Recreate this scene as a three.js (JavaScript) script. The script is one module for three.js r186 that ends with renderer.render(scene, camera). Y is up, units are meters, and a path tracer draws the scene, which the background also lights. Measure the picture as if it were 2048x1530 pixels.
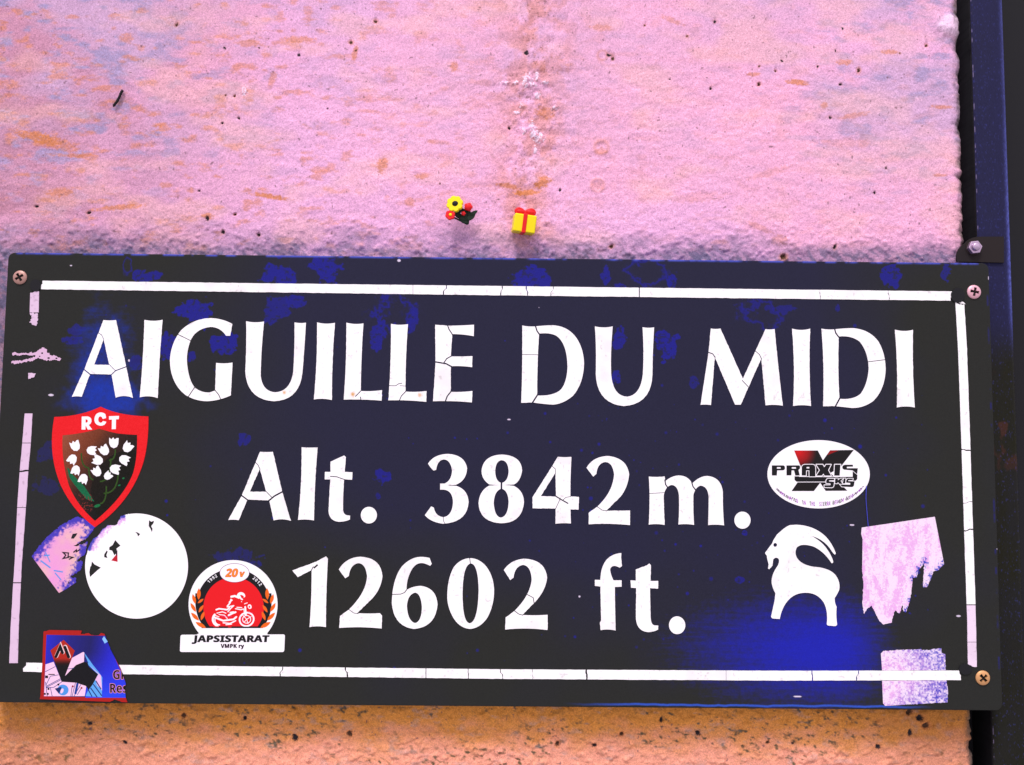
import * as THREE from 'three';
import { mergeGeometries, toCreasedNormals } from 'three/addons/utils/BufferGeometryUtils.js';
import { RoundedBoxGeometry } from 'three/addons/geometries/RoundedBoxGeometry.js';
import { Brush, Evaluator, SUBTRACTION } from 'three-bvh-csg';

// ---------------------------------------------------------------- camera, sky, sun, exposure
const EYE_Y = 1.7;                                   // height of the sign's middle above the ground
const scene = new THREE.Scene();
const camera = new THREE.PerspectiveCamera(46, 2048 / 1530, 0.01, 60);
camera.rotation.order = 'YXZ';
camera.position.set(0.00669, EYE_Y + 0.02051, 0.71786);
camera.rotation.set(0.07703, -0.00561, 0.00979);
camera.updateMatrixWorld(true);

const renderer = new THREE.WebGLRenderer({ antialias: true });
renderer.toneMapping = THREE.LinearToneMapping;
renderer.toneMappingExposure = 1.0;
renderer.shadowMap.enabled = true;

const SKY = { w: 256, h: 128 };
{ // bright overcast mountain sky with a pale snowy horizon below
  const d = new Float32Array(SKY.w * SKY.h * 4);
  for (let j = 0; j < SKY.h; j++) for (let i = 0; i < SKY.w; i++) {
    const el = ((j + 0.5) / SKY.h - 0.5) * Math.PI, s = Math.sin(el);
    const L = s > 0 ? 0.78 + 0.75 * s : 0.78 - 0.25 * Math.min(1, -s * 2.2);
    const o = (j * SKY.w + i) * 4;
    d[o] = L * 1.12; d[o + 1] = L; d[o + 2] = L * 1.12; d[o + 3] = 1;
  }
  const t = new THREE.DataTexture(d, SKY.w, SKY.h, THREE.RGBAFormat, THREE.FloatType);
  t.mapping = THREE.EquirectangularReflectionMapping; t.magFilter = THREE.LinearFilter; t.needsUpdate = true;
  scene.background = t; scene.environment = t;
}
const sun = new THREE.DirectionalLight(new THREE.Color(1.0, 0.93, 0.95), 2.4);
sun.position.set(-0.32, EYE_Y + 1.6, 0.95); sun.target.position.set(0, EYE_Y, 0);
sun.castShadow = true; sun.shadow.radius = 26; sun.shadow.mapSize.set(2048, 2048);
Object.assign(sun.shadow.camera, { left: -0.7, right: 0.7, top: 0.6, bottom: -0.6, near: 0.1, far: 4 });
scene.add(sun, sun.target);

// ---------------------------------------------------------------- helpers
const FX = Math.tan(THREE.MathUtils.degToRad(23));
function at(px, py, z = 0) {                         // a point of the photograph (2048 x 1530) as a point of the plane at depth z
  const d = new THREE.Vector3((px / 1024 - 1) * FX * 2048 / 1530, (1 - py / 765) * FX, -1).applyQuaternion(camera.quaternion);
  return camera.position.clone().addScaledVector(d, (z - camera.position.z) / d.z);
}
let seed = 7;
const rnd = () => { seed = (seed * 1664525 + 1013904223) >>> 0; return seed / 4294967296; };
const hash = (x, y) => { let h = Math.imul(x, 374761393) + Math.imul(y, 668265263) | 0; h = Math.imul(h ^ (h >>> 13), 1274126177); return ((h ^ (h >>> 16)) >>> 0) / 4294967296; };
function noise(x, y) {
  const ix = Math.floor(x), iy = Math.floor(y); let fx = x - ix, fy = y - iy;
  fx = fx * fx * (3 - 2 * fx); fy = fy * fy * (3 - 2 * fy);
  const a = hash(ix, iy), b = hash(ix + 1, iy), c = hash(ix, iy + 1), d = hash(ix + 1, iy + 1);
  return a + (b - a) * fx + (c - a) * fy + (a - b - c + d) * fx * fy;
}
function fbm(x, y, n = 4) { let s = 0, a = 0.5, t = 0; for (let i = 0; i < n; i++) { s += a * noise(x, y); t += a; a *= 0.5; x = x * 2.03 + 17.3; y = y * 2.01 - 9.7; } return s / t; }
const clamp = (v, a = 0, b = 1) => Math.min(b, Math.max(a, v));
const smooth = (a, b, v) => { v = clamp((v - a) / (b - a)); return v * v * (3 - 2 * v); };
const toS = (v) => 255 * (v <= 0.0031308 ? v * 12.92 : 1.055 * Math.pow(v, 1 / 2.4) - 0.055);
const mix3 = (c, d, t) => { c[0] += (d[0] - c[0]) * t; c[1] += (d[1] - c[1]) * t; c[2] += (d[2] - c[2]) * t; };

function mat(color, rough = 0.6, extra = {}) {
  return new THREE.MeshPhysicalMaterial({ color, roughness: rough, specularIntensity: 0.22, ...extra });
}
const used = {};
function numbered(n) { const k = used[n] = (used[n] ?? -1) + 1; return k ? n + '_' + String(k).padStart(3, '0') : n; }
function thing(name, label, category, pos, group) {
  const o = new THREE.Group(); o.name = numbered(name); o.position.copy(pos); scene.add(o);
  o.userData = { label, category }; if (group) o.userData.group = group;
  return o;
}
function add(name, geometry, material, parent, label) { // geometry is in world space; it moves into the frame of its thing
  const m = new THREE.Mesh(geometry, material); m.name = name; m.castShadow = m.receiveShadow = true;
  if (label) m.userData.label = label;
  let o = new THREE.Vector3(); for (let p = parent; p && p !== scene; p = p.parent) o.add(p.position);
  geometry.translate(-o.x, -o.y, -o.z); parent.add(m);
  return m;
}

// outlines: 'M x,y L x,y Q cx,cy x,y Z' in the coordinates of an enlarged view {x, y, k}: photograph = x + k * value
function parse(d, v, steps = 9) {
  const polys = []; let cur, p;
  for (const m of d.matchAll(/([MLQZ])([^MLQZ]*)/g)) {
    const n = (m[2].match(/-?[\d.]+/g) || []).map(Number);
    if (m[1] === 'M') { cur = [[n[0], n[1]]]; polys.push(cur); p = cur[0]; for (let i = 2; i < n.length; i += 2) cur.push(p = [n[i], n[i + 1]]); }
    if (m[1] === 'L') for (let i = 0; i < n.length; i += 2) cur.push(p = [n[i], n[i + 1]]);
    if (m[1] === 'Q') for (let i = 0; i < n.length; i += 4) {
      const a = p, b = [n[i], n[i + 1]], c = [n[i + 2], n[i + 3]];
      for (let s = 1; s <= steps; s++) { const t = s / steps, u = 1 - t; cur.push([u * u * a[0] + 2 * u * t * b[0] + t * t * c[0], u * u * a[1] + 2 * u * t * b[1] + t * t * c[1]]); }
      p = c;
    }
  }
  return polys.map((q) => {
    q = q.map(([x, y]) => [v.x + v.k * x, v.y + v.k * y]);
    const r = q.filter((a, i) => Math.hypot(a[0] - q[(i + 1) % q.length][0], a[1] - q[(i + 1) % q.length][1]) > 0.05);
    return r;
  });
}
const ellipse = (cx, cy, rx, ry, n = 48) => 'M ' + Array.from({ length: n }, (_, i) => (cx + rx * Math.cos(i / n * 6.28319)) + ',' + (cy + ry * Math.sin(i / n * 6.28319))).join(' ') + ' Z';
function jag(poly, edges, amp, step = 2.4) {          // roughen the listed edges of a polygon (photograph pixels) as torn paper
  const out = [];
  for (let i = 0; i < poly.length; i++) {
    const a = poly[i], b = poly[(i + 1) % poly.length]; out.push(a);
    if (edges !== 'all' && !edges.includes(i)) continue;
    const L = Math.hypot(b[0] - a[0], b[1] - a[1]), n = Math.floor(L / step);
    for (let s = 1; s < n; s++) {
      const t = s / n, w = Math.min(1, Math.min(s, n - s) / 2), o = (fbm(a[0] * 0.3 + s * 0.9, a[1] * 0.3 + i * 7.1, 2) - 0.5 + (rnd() - 0.5) * 0.55) * 2 * amp * w;
      out.push([a[0] + (b[0] - a[0]) * t - (b[1] - a[1]) / L * o, a[1] + (b[1] - a[1]) * t + (b[0] - a[0]) / L * o]);
    }
  }
  return out;
}
const evaluator = new Evaluator(); evaluator.useGroups = false; evaluator.attributes = ['position', 'normal', 'uv'];
function slab(polys, z0, thick) {                     // polygons in photograph pixels -> a thin solid on the plane z0
  const pts = polys.map((q) => q.map(([x, y]) => { const p = at(x, y, z0); return new THREE.Vector2(p.x, p.y - EYE_Y); }));
  const shape = new THREE.Shape(pts[0]); for (const h of pts.slice(1)) shape.holes.push(new THREE.Path(h));
  const g = new THREE.ExtrudeGeometry(shape, { depth: thick, bevelEnabled: false }); g.translate(0, EYE_Y, z0);
  return g;
}
function cut(g, cracks, v, z0) {                      // take the cracks ('x,y x,y ...', width in view units) out of a slab
  for (const [line, w0] of cracks) {
    const w = w0 * 1.2;
    const p = line.match(/-?[\d.]+/g).map(Number), q = [];
    for (let i = 0; i < p.length; i += 2) q.push([p[i], p[i + 1]]);
    const L = [], R = [];
    q.forEach((c, i) => {
      const a = q[Math.max(0, i - 1)], b = q[Math.min(q.length - 1, i + 1)], l = Math.hypot(b[0] - a[0], b[1] - a[1]);
      const nx = -(b[1] - a[1]) / l * w / 2, ny = (b[0] - a[0]) / l * w / 2, e = i === 0 ? -1 : i === q.length - 1 ? 1 : 0;
      const cx = c[0] + e * (b[0] - a[0]) / l * w * 0.5, cy = c[1] + e * (b[1] - a[1]) / l * w * 0.5;
      L.push([cx + nx, cy + ny]); R.unshift([cx - nx, cy - ny]);
    });
    const k = slab([[...L, ...R].map(([x, y]) => [v.x + v.k * x, v.y + v.k * y])], z0, 0.004); k.translate(0, 0, -0.002);
    const A = new Brush(g), B = new Brush(k); A.updateMatrixWorld(); B.updateMatrixWorld();
    g = evaluator.evaluate(A, B, SUBTRACTION).geometry;
  }
  return g;
}
function mapUV(g, v, w, h, z = 0) {                   // uv of a flat print: the view rectangle (w x h) laid on its own plane
  const o = at(v.x, v.y, z), a = at(v.x + v.k * w, v.y, z).sub(o), b = at(v.x, v.y + v.k * h, z).sub(o), D = a.x * b.y - a.y * b.x;
  const p = g.attributes.position, uv = new Float32Array(p.count * 2);
  for (let i = 0; i < p.count; i++) {
    const x = p.getX(i) - o.x, y = p.getY(i) - o.y;
    uv[2 * i] = (x * b.y - y * b.x) / D; uv[2 * i + 1] = 1 - (y * a.x - x * a.y) / D;
  }
  g.setAttribute('uv', new THREE.BufferAttribute(uv, 2));
  return g;
}
function print(w, h, k, draw) {                       // flat print drawn in view coordinates; returns a colour map
  const c = document.createElement('canvas'); c.width = Math.round(w * k); c.height = Math.round(h * k);
  const x = c.getContext('2d'); x.scale(k, k); draw(x, c);
  const t = new THREE.CanvasTexture(c); t.colorSpace = THREE.SRGBColorSpace; t.anisotropy = 8;
  return t;
}
function grain(ctx, c, amount, n = 1) {               // fine print grain
  const im = ctx.getImageData(0, 0, c.width, c.height), d = im.data;
  for (let y = 0; y < c.height; y++) for (let x = 0; x < c.width; x++) {
    const o = (y * c.width + x) * 4, s = (hash(x >> n, y >> n) - 0.5) * amount;
    for (let q = 0; q < 3; q++) d[o + q] = clamp(d[o + q] + s, 0, 255);
  }
  ctx.putImageData(im, 0, 0);
}
function dataMap(w, h, f, srgb = true) {
  const d = new Uint8Array(w * h * 4);
  for (let j = 0; j < h; j++) for (let i = 0; i < w; i++) { const o = (j * w + i) * 4; f(i, j, d, o); d[o + 3] = 255; }
  const t = new THREE.DataTexture(d, w, h); t.magFilter = THREE.LinearFilter; t.minFilter = THREE.LinearMipmapLinearFilter; t.generateMipmaps = true;
  if (srgb) t.colorSpace = THREE.SRGBColorSpace; t.needsUpdate = true;
  return t;
}

// ---------------------------------------------------------------- the plaster wall
const ZW = -0.021;
const WX0 = -0.58, WX1 = 0.3905, WY0 = -0.40, WY1 = 0.45;        // metres, y about the sign's middle
const S = 0.00041;                                               // one photograph pixel on the wall, in metres
const W = (px, py) => { const p = at(px, py, ZW); return [p.x, p.y - EYE_Y]; };
const pits = [[354, 49, 4.5], [751, 41, 3.5], [1053, 105, 5], [1218, 109, 5], [1226, 116, 4], [1018, 256, 4], [1422, 176, 3.5], [1519, 167, 3.5], [1565, 120, 3], [1430, 42, 3.5], [1686, 56, 2.6], [1672, 100, 3], [1661, 234, 4],
  [1773, 336, 2.5], [1750, 385, 3], [1223, 493, 5], [1670, 494, 5], [1567, 514, 6], [415, 437, 5], [598, 111, 4], [450, 97, 3.5], [470, 193, 2.5], [452, 192, 2], [519, 97, 2], [478, 237, 3.5], [445, 247, 2.5], [398, 382, 3], [470, 429, 2.5], [446, 464, 4], [518, 470, 4],
  [1375, 71, 2.5], [1519, 131, 2.5], [1636, 132, 2.5], [1682, 168, 3], [1718, 140, 5], [1552, 140, 2.5], [1853, 90, 3], [1800, 106, 2], [177, 425, 4], [72, 412, 4], [1290, 49, 2.5], [1340, 158, 2.5], [702, 84, 4], [712, 100, 3], [880, 368, 2], [1120, 380, 3], [655, 217, 2],
  [1115, 1488, 5], [1189, 1490, 5], [1322, 1439, 4], [1396, 1466, 5], [1535, 1484, 4], [1243, 1468, 4], [180, 1447, 5], [367, 1431, 5], [490, 1436, 4], [590, 1475, 7], [700, 1467, 6], [250, 1484, 5], [1818, 1424, 8], [1840, 1436, 8], [1852, 1451, 7], [1820, 1465, 7], [1755, 1493, 5], [1585, 1486, 3]]
  .map(([x, y, r]) => [...W(x, y), r * S]).map((p) => [...p, rnd() * 3.14, 1 + rnd() * 0.7, rnd()]);
function pitAt(x, y, p) { const dx = x - p[0], dy = y - p[1]; if (Math.abs(dx) > p[2] * 3 || Math.abs(dy) > p[2] * 3) return 9; const c = Math.cos(p[3]), s = Math.sin(p[3]); return Math.hypot(dx * c + dy * s, (dy * c - dx * s) * p[4]) / p[2] + (noise(x * 1900 + p[5] * 99, y * 1900) - 0.5) * 0.75; }
// rust-coloured smears: centre, half length, half height, tilt, strength
const smears = [[75, 275, 55, 12, 0.25, 0.9], [110, 285, 60, 14, 0.3, 0.7], [150, 310, 45, 5, 0, 0.7], [235, 415, 60, 6, -0.1, 0.8], [540, 393, 42, 6, 0.15, 1], [515, 405, 12, 12, 0, 0.5], [320, 250, 18, 6, 0, 0.8], [415, 432, 14, 8, 0, 0.8], [330, 370, 16, 7, 0, 0.6], [120, 385, 30, 10, 0, 0.7], [600, 80, 40, 8, 0, 0.7], [500, 88, 30, 8, 0, 0.6],
  [545, 160, 8, 22, 0.3, 0.6], [710, 105, 7, 20, 0.2, 0.7], [908, 132, 8, 12, 0.3, 0.7], [765, 330, 12, 20, 0.2, 0.8], [845, 352, 20, 7, -0.2, 0.7], [880, 285, 30, 5, 0.1, 0.4], [1085, 365, 22, 12, -0.4, 1], [1050, 386, 35, 7, -0.1, 1], [1015, 372, 26, 6, 0.2, 0.8], [1040, 385, 10, 5, 0, 1], [1090, 225, 22, 14, 0.3, 0.7], [1105, 130, 40, 20, 0, 0.35], [1203, 302, 16, 8, 0, 0.5], [1195, 372, 13, 10, 0, 0.35],
  [1595, 164, 28, 7, 0.1, 0.9], [1690, 124, 20, 7, 0, 0.7], [1778, 103, 18, 6, 0, 0.7], [1508, 147, 16, 5, 0, 0.7], [1649, 210, 8, 8, 0, 0.6], [1710, 230, 35, 6, -0.2, 0.5], [1690, 285, 60, 10, 0, 0.25], [1540, 345, 50, 9, -0.3, 0.3], [1560, 480, 18, 12, 0, 0.5], [1885, 213, 25, 5, 0, 0.7], [1880, 350, 16, 4, 0, 0.6], [1400, 395, 60, 12, -0.1, 0.25], [1520, 455, 30, 7, 0.4, 0.4], [1440, 484, 20, 6, 0, 0.4],
  [820, 405, 12, 10, 0.3, 0.6], [690, 320, 12, 5, 0, 0.5], [640, 340, 25, 8, 0, 0.5], [1345, 40, 30, 6, 0.4, 0.5], [1200, 55, 28, 8, 0, 0.5]].map(([x, y, a, b, t, s]) => [...W(x, y), a * S, b * S, t, s]);
// white flakes of bare plaster in the rough middle column
const flakes = [[1055, 160, 9, 14], [1073, 152, 5, 9], [1068, 265, 8, 14], [1078, 275, 10, 12], [1063, 250, 5, 9], [1070, 298, 4, 9], [1075, 190, 7, 6], [1042, 210, 5, 5], [1033, 225, 7, 4], [1030, 165, 8, 4], [1090, 165, 7, 3], [490, 182, 5, 9], [1048, 262, 4, 6], [1062, 170, 10, 4], [1010, 165, 9, 3], [1110, 215, 8, 3]].map(([x, y, a, b]) => [...W(x, y), a * S, b * S]);
const rings = [[1203, 294, 14], [1195, 370, 13], [1205, 110, 10]].map(([x, y, r]) => [...W(x, y), r * S]);
const edgeX = W(1933, 300)[0], edgeLow = W(1950, 1470)[0], topY = W(0, 515)[1], botY = W(0, 1412)[1], colX = W(1062, 200)[0], clump = W(1912, 50);
const inSmear = (x, y, m) => { const dx = x - m[0], dy = y - m[1], c = Math.cos(m[4]), s = Math.sin(m[4]), a = (dx * c - dy * s) / m[2], b = (dx * s + dy * c) / m[3]; return a * a + b * b; };
const columnAt = (x, y) => Math.exp(-Math.pow((x - colX - (fbm(y * 40, 3) - 0.5) * 0.03) / (0.017 + 0.014 * smooth(0.17, 0.27, y)), 2)) * smooth(0.115, 0.16, y);
function wallEdge(y) { return edgeX + (edgeLow - edgeX) * smooth(0.2, -0.3, y) + (fbm(y * 90, 5.5, 4) - 0.5) * 0.009; }
function relief(x, y) {                                          // depth of the trowelled plaster, metres
  const warp = (noise(x * 60, y * 60) - 0.5) * 0.01;
  let h = (fbm(x * 11, y * 12, 2) - 0.5) * 0.0030;
  h += (fbm(x * 85 + y * 20, (y + warp) * 150, 3) - 0.5) * (0.0007 + 0.0004 * smooth(0.25, 0.6, noise(x * 9, y * 9 + 4)));
  h += (fbm(x * 330, y * 350, 3) - 0.5) * 0.0006;
  const splash = Math.max(smooth(topY + 0.055, topY, y) * smooth(botY, topY, y), smooth(botY + 0.01, botY, y));     // pebbly spatter by the sign
  h += Math.max(0, fbm(x * 190 + y * 120, y * 210 - x * 70, 2) - 0.5) * 0.0046 * (0.06 + splash);
  h += columnAt(x, y) * (fbm(x * 150, y * 150, 4) - 0.45) * 0.0042;
  for (const p of pits) { const d = pitAt(x, y, p); if (d < 2) h -= (0.0012 + 0.0012 * p[5]) * (1 - smooth(0.55, 1.25, d)); }
  for (const p of rings) { const d = Math.hypot(x - p[0], y - p[1]); if (d < p[2] * 2) h += 0.0005 * Math.exp(-Math.pow((d - p[2]) / (p[2] * 0.3), 2)) - 0.0004 * smooth(p[2], p[2] * 0.3, d); }
  for (const p of flakes) { const a = Math.pow((x - p[0]) / p[2], 2) + Math.pow((y - p[1]) / p[3], 2); if (a < 2) h += 0.0009 * smooth(1.4, 0.6, a + (fbm(x * 900, y * 900, 2) - 0.5) * 1.6); }
  const dc = Math.hypot((x - clump[0]) / 0.017, (y - clump[1]) / 0.010); if (dc < 1.8) h += 0.004 * smooth(1.3, 0.5, dc + (fbm(x * 260, y * 260, 3) - 0.5) * 1.2);
  const e = x - wallEdge(y);                                     // broken arris towards the post
  if (e > -0.012) { const t = clamp((e + 0.012) / 0.014); h -= 0.012 * t * t * t + 0.0030 * smooth(0, 0.6, t) * (fbm(x * 240, y * 200, 3)); }
  if (e > 0.001) h -= Math.min(0.05, (e - 0.001) * 9);
  return h;
}
const PINK = [0.77, 0.40, 0.57], ORANGE = [0.58, 0.215, 0.085], BLUE = [0.34, 0.28, 0.46], OCHRE = [0.70, 0.29, 0.055], DARK = [0.03, 0.026, 0.03], PALE = [0.86, 0.66, 0.84];
function wallColor(x, y, c) {
  c[0] = PINK[0]; c[1] = PINK[1]; c[2] = PINK[2];
  const low = fbm(x * 7 + 3, y * 7, 3), mid = fbm(x * 62, y * 150, 5), mid2 = fbm(x * 85 + 40, y * 190 + 9, 5), fine = hash((x * 3600) | 0, (y * 3600) | 0), fine2 = noise(x * 1400, y * 1500);
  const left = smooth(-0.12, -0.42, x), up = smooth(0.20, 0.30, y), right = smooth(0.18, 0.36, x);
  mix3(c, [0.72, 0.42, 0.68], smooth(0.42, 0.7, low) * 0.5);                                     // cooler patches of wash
  mix3(c, [0.49, 0.245, 0.34], left * (0.6 + 0.7 * fbm(x * 30, y * 40, 4)));  // darker to the left: weathering, with vignette painted into the colour
  mix3(c, [0.52, 0.36, 0.54], clamp(smooth(0.22, 0.34, y) * (0.35 + right + left) * smooth(0.3, 0.65, fbm(x * 16, y * 22, 4))) * 0.75);                                                       // greyer upper sides: bluish stains with vignette painted into the colour
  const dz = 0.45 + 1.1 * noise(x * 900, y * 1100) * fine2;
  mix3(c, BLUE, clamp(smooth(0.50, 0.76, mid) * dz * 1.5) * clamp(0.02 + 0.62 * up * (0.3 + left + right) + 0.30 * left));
  mix3(c, ORANGE, clamp(smooth(0.55, 0.80, mid2) * dz * 1.5) * clamp(0.16 + 0.45 * smooth(0.1, -0.25, x)));
  mix3(c, [0.80, 0.46, 0.40], smooth(0.45, 0.75, fbm(x * 24 + 7, y * 50, 3)) * 0.35);
  const col = columnAt(x, y);
  mix3(c, [0.60, 0.27, 0.25], col * smooth(0.35, 0.66, fbm(x * 120, y * 110, 4)) * 0.75);
  mix3(c, [0.20, 0.10, 0.09], col * smooth(0.68, 0.78, fbm(x * 620, y * 560, 3)) * 0.6);
  for (const m of smears) { const d = inSmear(x, y, m); if (d < 2.2) mix3(c, ORANGE, m[5] * 0.9 * smooth(1.25, 0.2, d + (fbm(x * 500, y * 700, 3) - 0.5) * 1.7)); }
  for (const p of flakes) { const a = Math.pow((x - p[0]) / p[2], 2) + Math.pow((y - p[1]) / p[3], 2); if (a < 3.5) mix3(c, [0.84, 0.66, 0.80], smooth(1.1, 0.5, a * 0.8 + (fbm(x * 900, y * 800, 4) - 0.42) * 5.5) * 0.95); }
  for (const p of rings) { const d = Math.hypot(x - p[0], y - p[1]); if (d < p[2] * 1.6) mix3(c, ORANGE, 0.35 * Math.exp(-Math.pow((d - p[2]) / (p[2] * 0.3), 2))); }
  const dc = Math.hypot((x - clump[0]) / 0.017, (y - clump[1]) / 0.010); if (dc < 1.6) mix3(c, PALE, smooth(1.2, 0.7, dc) * 0.7);
  // blue-grey tone deepening on the wall towards the top of the sign
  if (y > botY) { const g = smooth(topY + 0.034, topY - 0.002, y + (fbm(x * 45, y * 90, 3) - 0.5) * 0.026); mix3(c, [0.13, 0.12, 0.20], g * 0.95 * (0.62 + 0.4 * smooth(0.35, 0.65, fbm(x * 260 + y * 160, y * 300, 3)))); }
  // orange strip below the sign: stain, with the sign shade painted into its colour
  if (y < botY + 0.02) {
    const f = y - botY + (fbm(x * 60, y * 120, 4) - 0.5) * 0.03; mix3(c, [0.80, 0.335, 0.205], 0.92); mix3(c, OCHRE, smooth(-0.042, -0.003, f) * 0.95);
    mix3(c, [0.17, 0.11, 0.06], clamp(smooth(0.56, 0.84, fbm(x * 260 + y * 120, y * 380, 5)) * dz * 1.7) * 0.80 * (0.35 + smooth(0.4, 0.6, fbm(x * 22, y * 40 + 3, 2)))); mix3(c, [0.36, 0.30, 0.30], clamp(smooth(0.56, 0.80, fbm(x * 110 + 5, y * 220, 5)) * dz) * 0.45);
    mix3(c, [0.25, 0.10, 0.03], smooth(-0.15, -0.42, x) * 0.45 + smooth(0.25, 0.37, x) * 0.4);  // both ends of the strip darkened: vignette painted in
  }
  for (const p of pits) { const d = pitAt(x, y, p); if (d < 2.6) { mix3(c, ORANGE, 0.55 * p[5] * smooth(2.4, 1, d)); mix3(c, p[5] > 0.6 ? [0.10, 0.055, 0.035] : DARK, smooth(1.15, 0.7, d)); } }
  mix3(c, [0.16, 0.09, 0.10], smooth(0.83, 0.90, fbm(x * 420, y * 420, 2)) * 0.7);                             // small pinholes
  const e = x - wallEdge(y); if (e > -0.014) mix3(c, [0.10, 0.09, 0.075], smooth(-0.011, 0.001, e + (fbm(x * 300, y * 200, 3) - 0.5) * 0.010) * 0.9); if (e > 0) mix3(c, [0.02, 0.02, 0.02], smooth(0, 0.001, e));  // arris grime, then the shade of the gap painted near black
  const s = (0.80 + 0.40 * fine) * (0.82 + 0.36 * fine2); c[0] *= s; c[1] *= s; c[2] *= s;
}
{
  const TW = 2048, TH = Math.round(2048 * (WY1 - WY0) / (WX1 - WX0)), c = [0, 0, 0], world = (i, j) => [WX0 + (i + 0.5) / TW * (WX1 - WX0), WY0 + (j + 0.5) / TH * (WY1 - WY0)];
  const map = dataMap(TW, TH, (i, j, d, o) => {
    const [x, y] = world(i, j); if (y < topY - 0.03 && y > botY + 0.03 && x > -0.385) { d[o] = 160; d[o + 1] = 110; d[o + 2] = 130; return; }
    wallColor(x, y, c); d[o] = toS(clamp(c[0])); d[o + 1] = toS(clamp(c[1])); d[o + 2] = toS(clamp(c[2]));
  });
  const bump = dataMap(1024, 1024, (i, j, d, o) => { const v = 255 * clamp(0.5 * noise(i * 0.5, j * 0.5) + 0.5 * hash(i, j)); d[o] = d[o + 1] = d[o + 2] = v; }, false);
  bump.wrapS = bump.wrapT = THREE.RepeatWrapping; bump.repeat.set(1.9, 1.6);
  const xs = [], ys = [];
  for (let x = WX0; x <= WX1 + 1e-6; x += (x < -0.45 ? 0.003 : 0.00085)) xs.push(x);
  for (let y = WY0; y <= WY1 + 1e-6; y += (y > botY + 0.012 && y < topY - 0.012 ? 0.004 : (y < -0.335 || y > 0.345) ? 0.003 : 0.00085)) ys.push(y);
  const nx = xs.length, ny = ys.length, pos = new Float32Array(nx * ny * 3), uv = new Float32Array(nx * ny * 2), idx = new Uint32Array((nx - 1) * (ny - 1) * 6);
  let q = 0;
  for (let j = 0; j < ny; j++) for (let i = 0; i < nx; i++) {
    const o = j * nx + i; pos[3 * o] = xs[i]; pos[3 * o + 1] = ys[j] + EYE_Y; pos[3 * o + 2] = ZW + relief(xs[i], ys[j]);
    uv[2 * o] = (xs[i] - WX0) / (WX1 - WX0); uv[2 * o + 1] = (ys[j] - WY0) / (WY1 - WY0);
    if (i < nx - 1 && j < ny - 1) { idx.set([o, o + 1, o + nx + 1, o, o + nx + 1, o + nx], q); q += 6; }
  }
  const g = new THREE.BufferGeometry(); g.setAttribute('position', new THREE.BufferAttribute(pos, 3)); g.setAttribute('uv', new THREE.BufferAttribute(uv, 2)); g.setIndex(new THREE.BufferAttribute(idx, 1)); g.computeVertexNormals();
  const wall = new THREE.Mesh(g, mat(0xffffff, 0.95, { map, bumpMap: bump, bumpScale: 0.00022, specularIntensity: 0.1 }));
  wall.name = 'wall'; wall.castShadow = wall.receiveShadow = true; wall.userData = { kind: 'structure', label: 'rough pink plaster wall with rust stains and pits behind the sign' };
  scene.add(wall);
}

// ---------------------------------------------------------------- the sign: a shallow folded panel
const SW = 0.3958, SH = 0.1768, SD = 0.0188;
const sign = thing('wall_sign', 'large dark navy sign with cracked white lettering and border on the plaster wall', 'sign', new THREE.Vector3(0, EYE_Y - SH, -SD));
const blots = [];                                               // faded patches of paint: x, y, rx, ry, strength, kind (0 solid, 1 ring)
for (const b of [[553, 552, 36, 20, 1, 0], [658, 541, 31, 27, 1, 0], [290, 552, 26, 12, 0.9, 0], [255, 535, 9, 22, 0.7, 1], [560, 512, 12, 6, 0.8, 0], [390, 628, 32, 24, 1, 0], [340, 690, 18, 32, 0.9, 0], [448, 690, 22, 24, 1, 0], [548, 620, 28, 32, 0.75, 0], [595, 603, 18, 14, 0.9, 0], [383, 716, 8, 10, 0.8, 0], [790, 622, 40, 32, 0.9, 1],
  [755, 672, 17, 26, 0.9, 0], [825, 640, 10, 22, 0.8, 0], [1062, 556, 38, 26, 1, 0], [1212, 552, 9, 24, 0.9, 0], [1238, 572, 14, 8, 0.9, 0], [1300, 545, 42, 26, 0.8, 1], [1343, 560, 14, 14, 1, 0], [1240, 675, 14, 24, 0.9, 0], [1232, 752, 11, 14, 0.9, 0], [1330, 690, 24, 36, 1, 0], [1388, 768, 12, 12, 0.6, 0], [1783, 552, 24, 22, 0.9, 0], [1890, 545, 14, 20, 0.7, 0], [1520, 630, 38, 30, 0.75, 1], [1565, 618, 26, 10, 0.6, 0], [1675, 615, 6, 10, 0.6, 0],
  [490, 882, 11, 14, 0.7, 0], [765, 955, 15, 15, 0.9, 0], [756, 992, 5, 8, 0.6, 0], [470, 1112, 50, 14, 0.4, 0], [515, 1128, 12, 8, 0.6, 0], [150, 660, 16, 12, 0.6, 0], [105, 900, 30, 20, 0.3, 0], [90, 970, 24, 18, 0.25, 0], [1490, 1066, 6, 5, 1, 0], [1478, 1160, 10, 6, 0.8, 0], [895, 577, 6, 4, 0.7, 0], [145, 680, 22, 8, 0.7, 0], [270, 725, 14, 14, 0.6, 0]]) blots.push([...(() => { const p = at(b[0], b[1]); return [p.x, p.y - EYE_Y]; })(), b[2] * 0.0004, b[3] * 0.0004, b[4], b[5]]);
const dots = []; for (let i = 0; i < 260; i++) { const r = i < 150; dots.push([r ? 0.06 + rnd() * 0.28 : (rnd() - 0.5) * 0.7, r ? -0.13 + rnd() * 0.2 : (rnd() - 0.5) * 0.3, 0.0003 + rnd() * rnd() * 0.0014, 0.3 + rnd() * 0.7]); }
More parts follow.
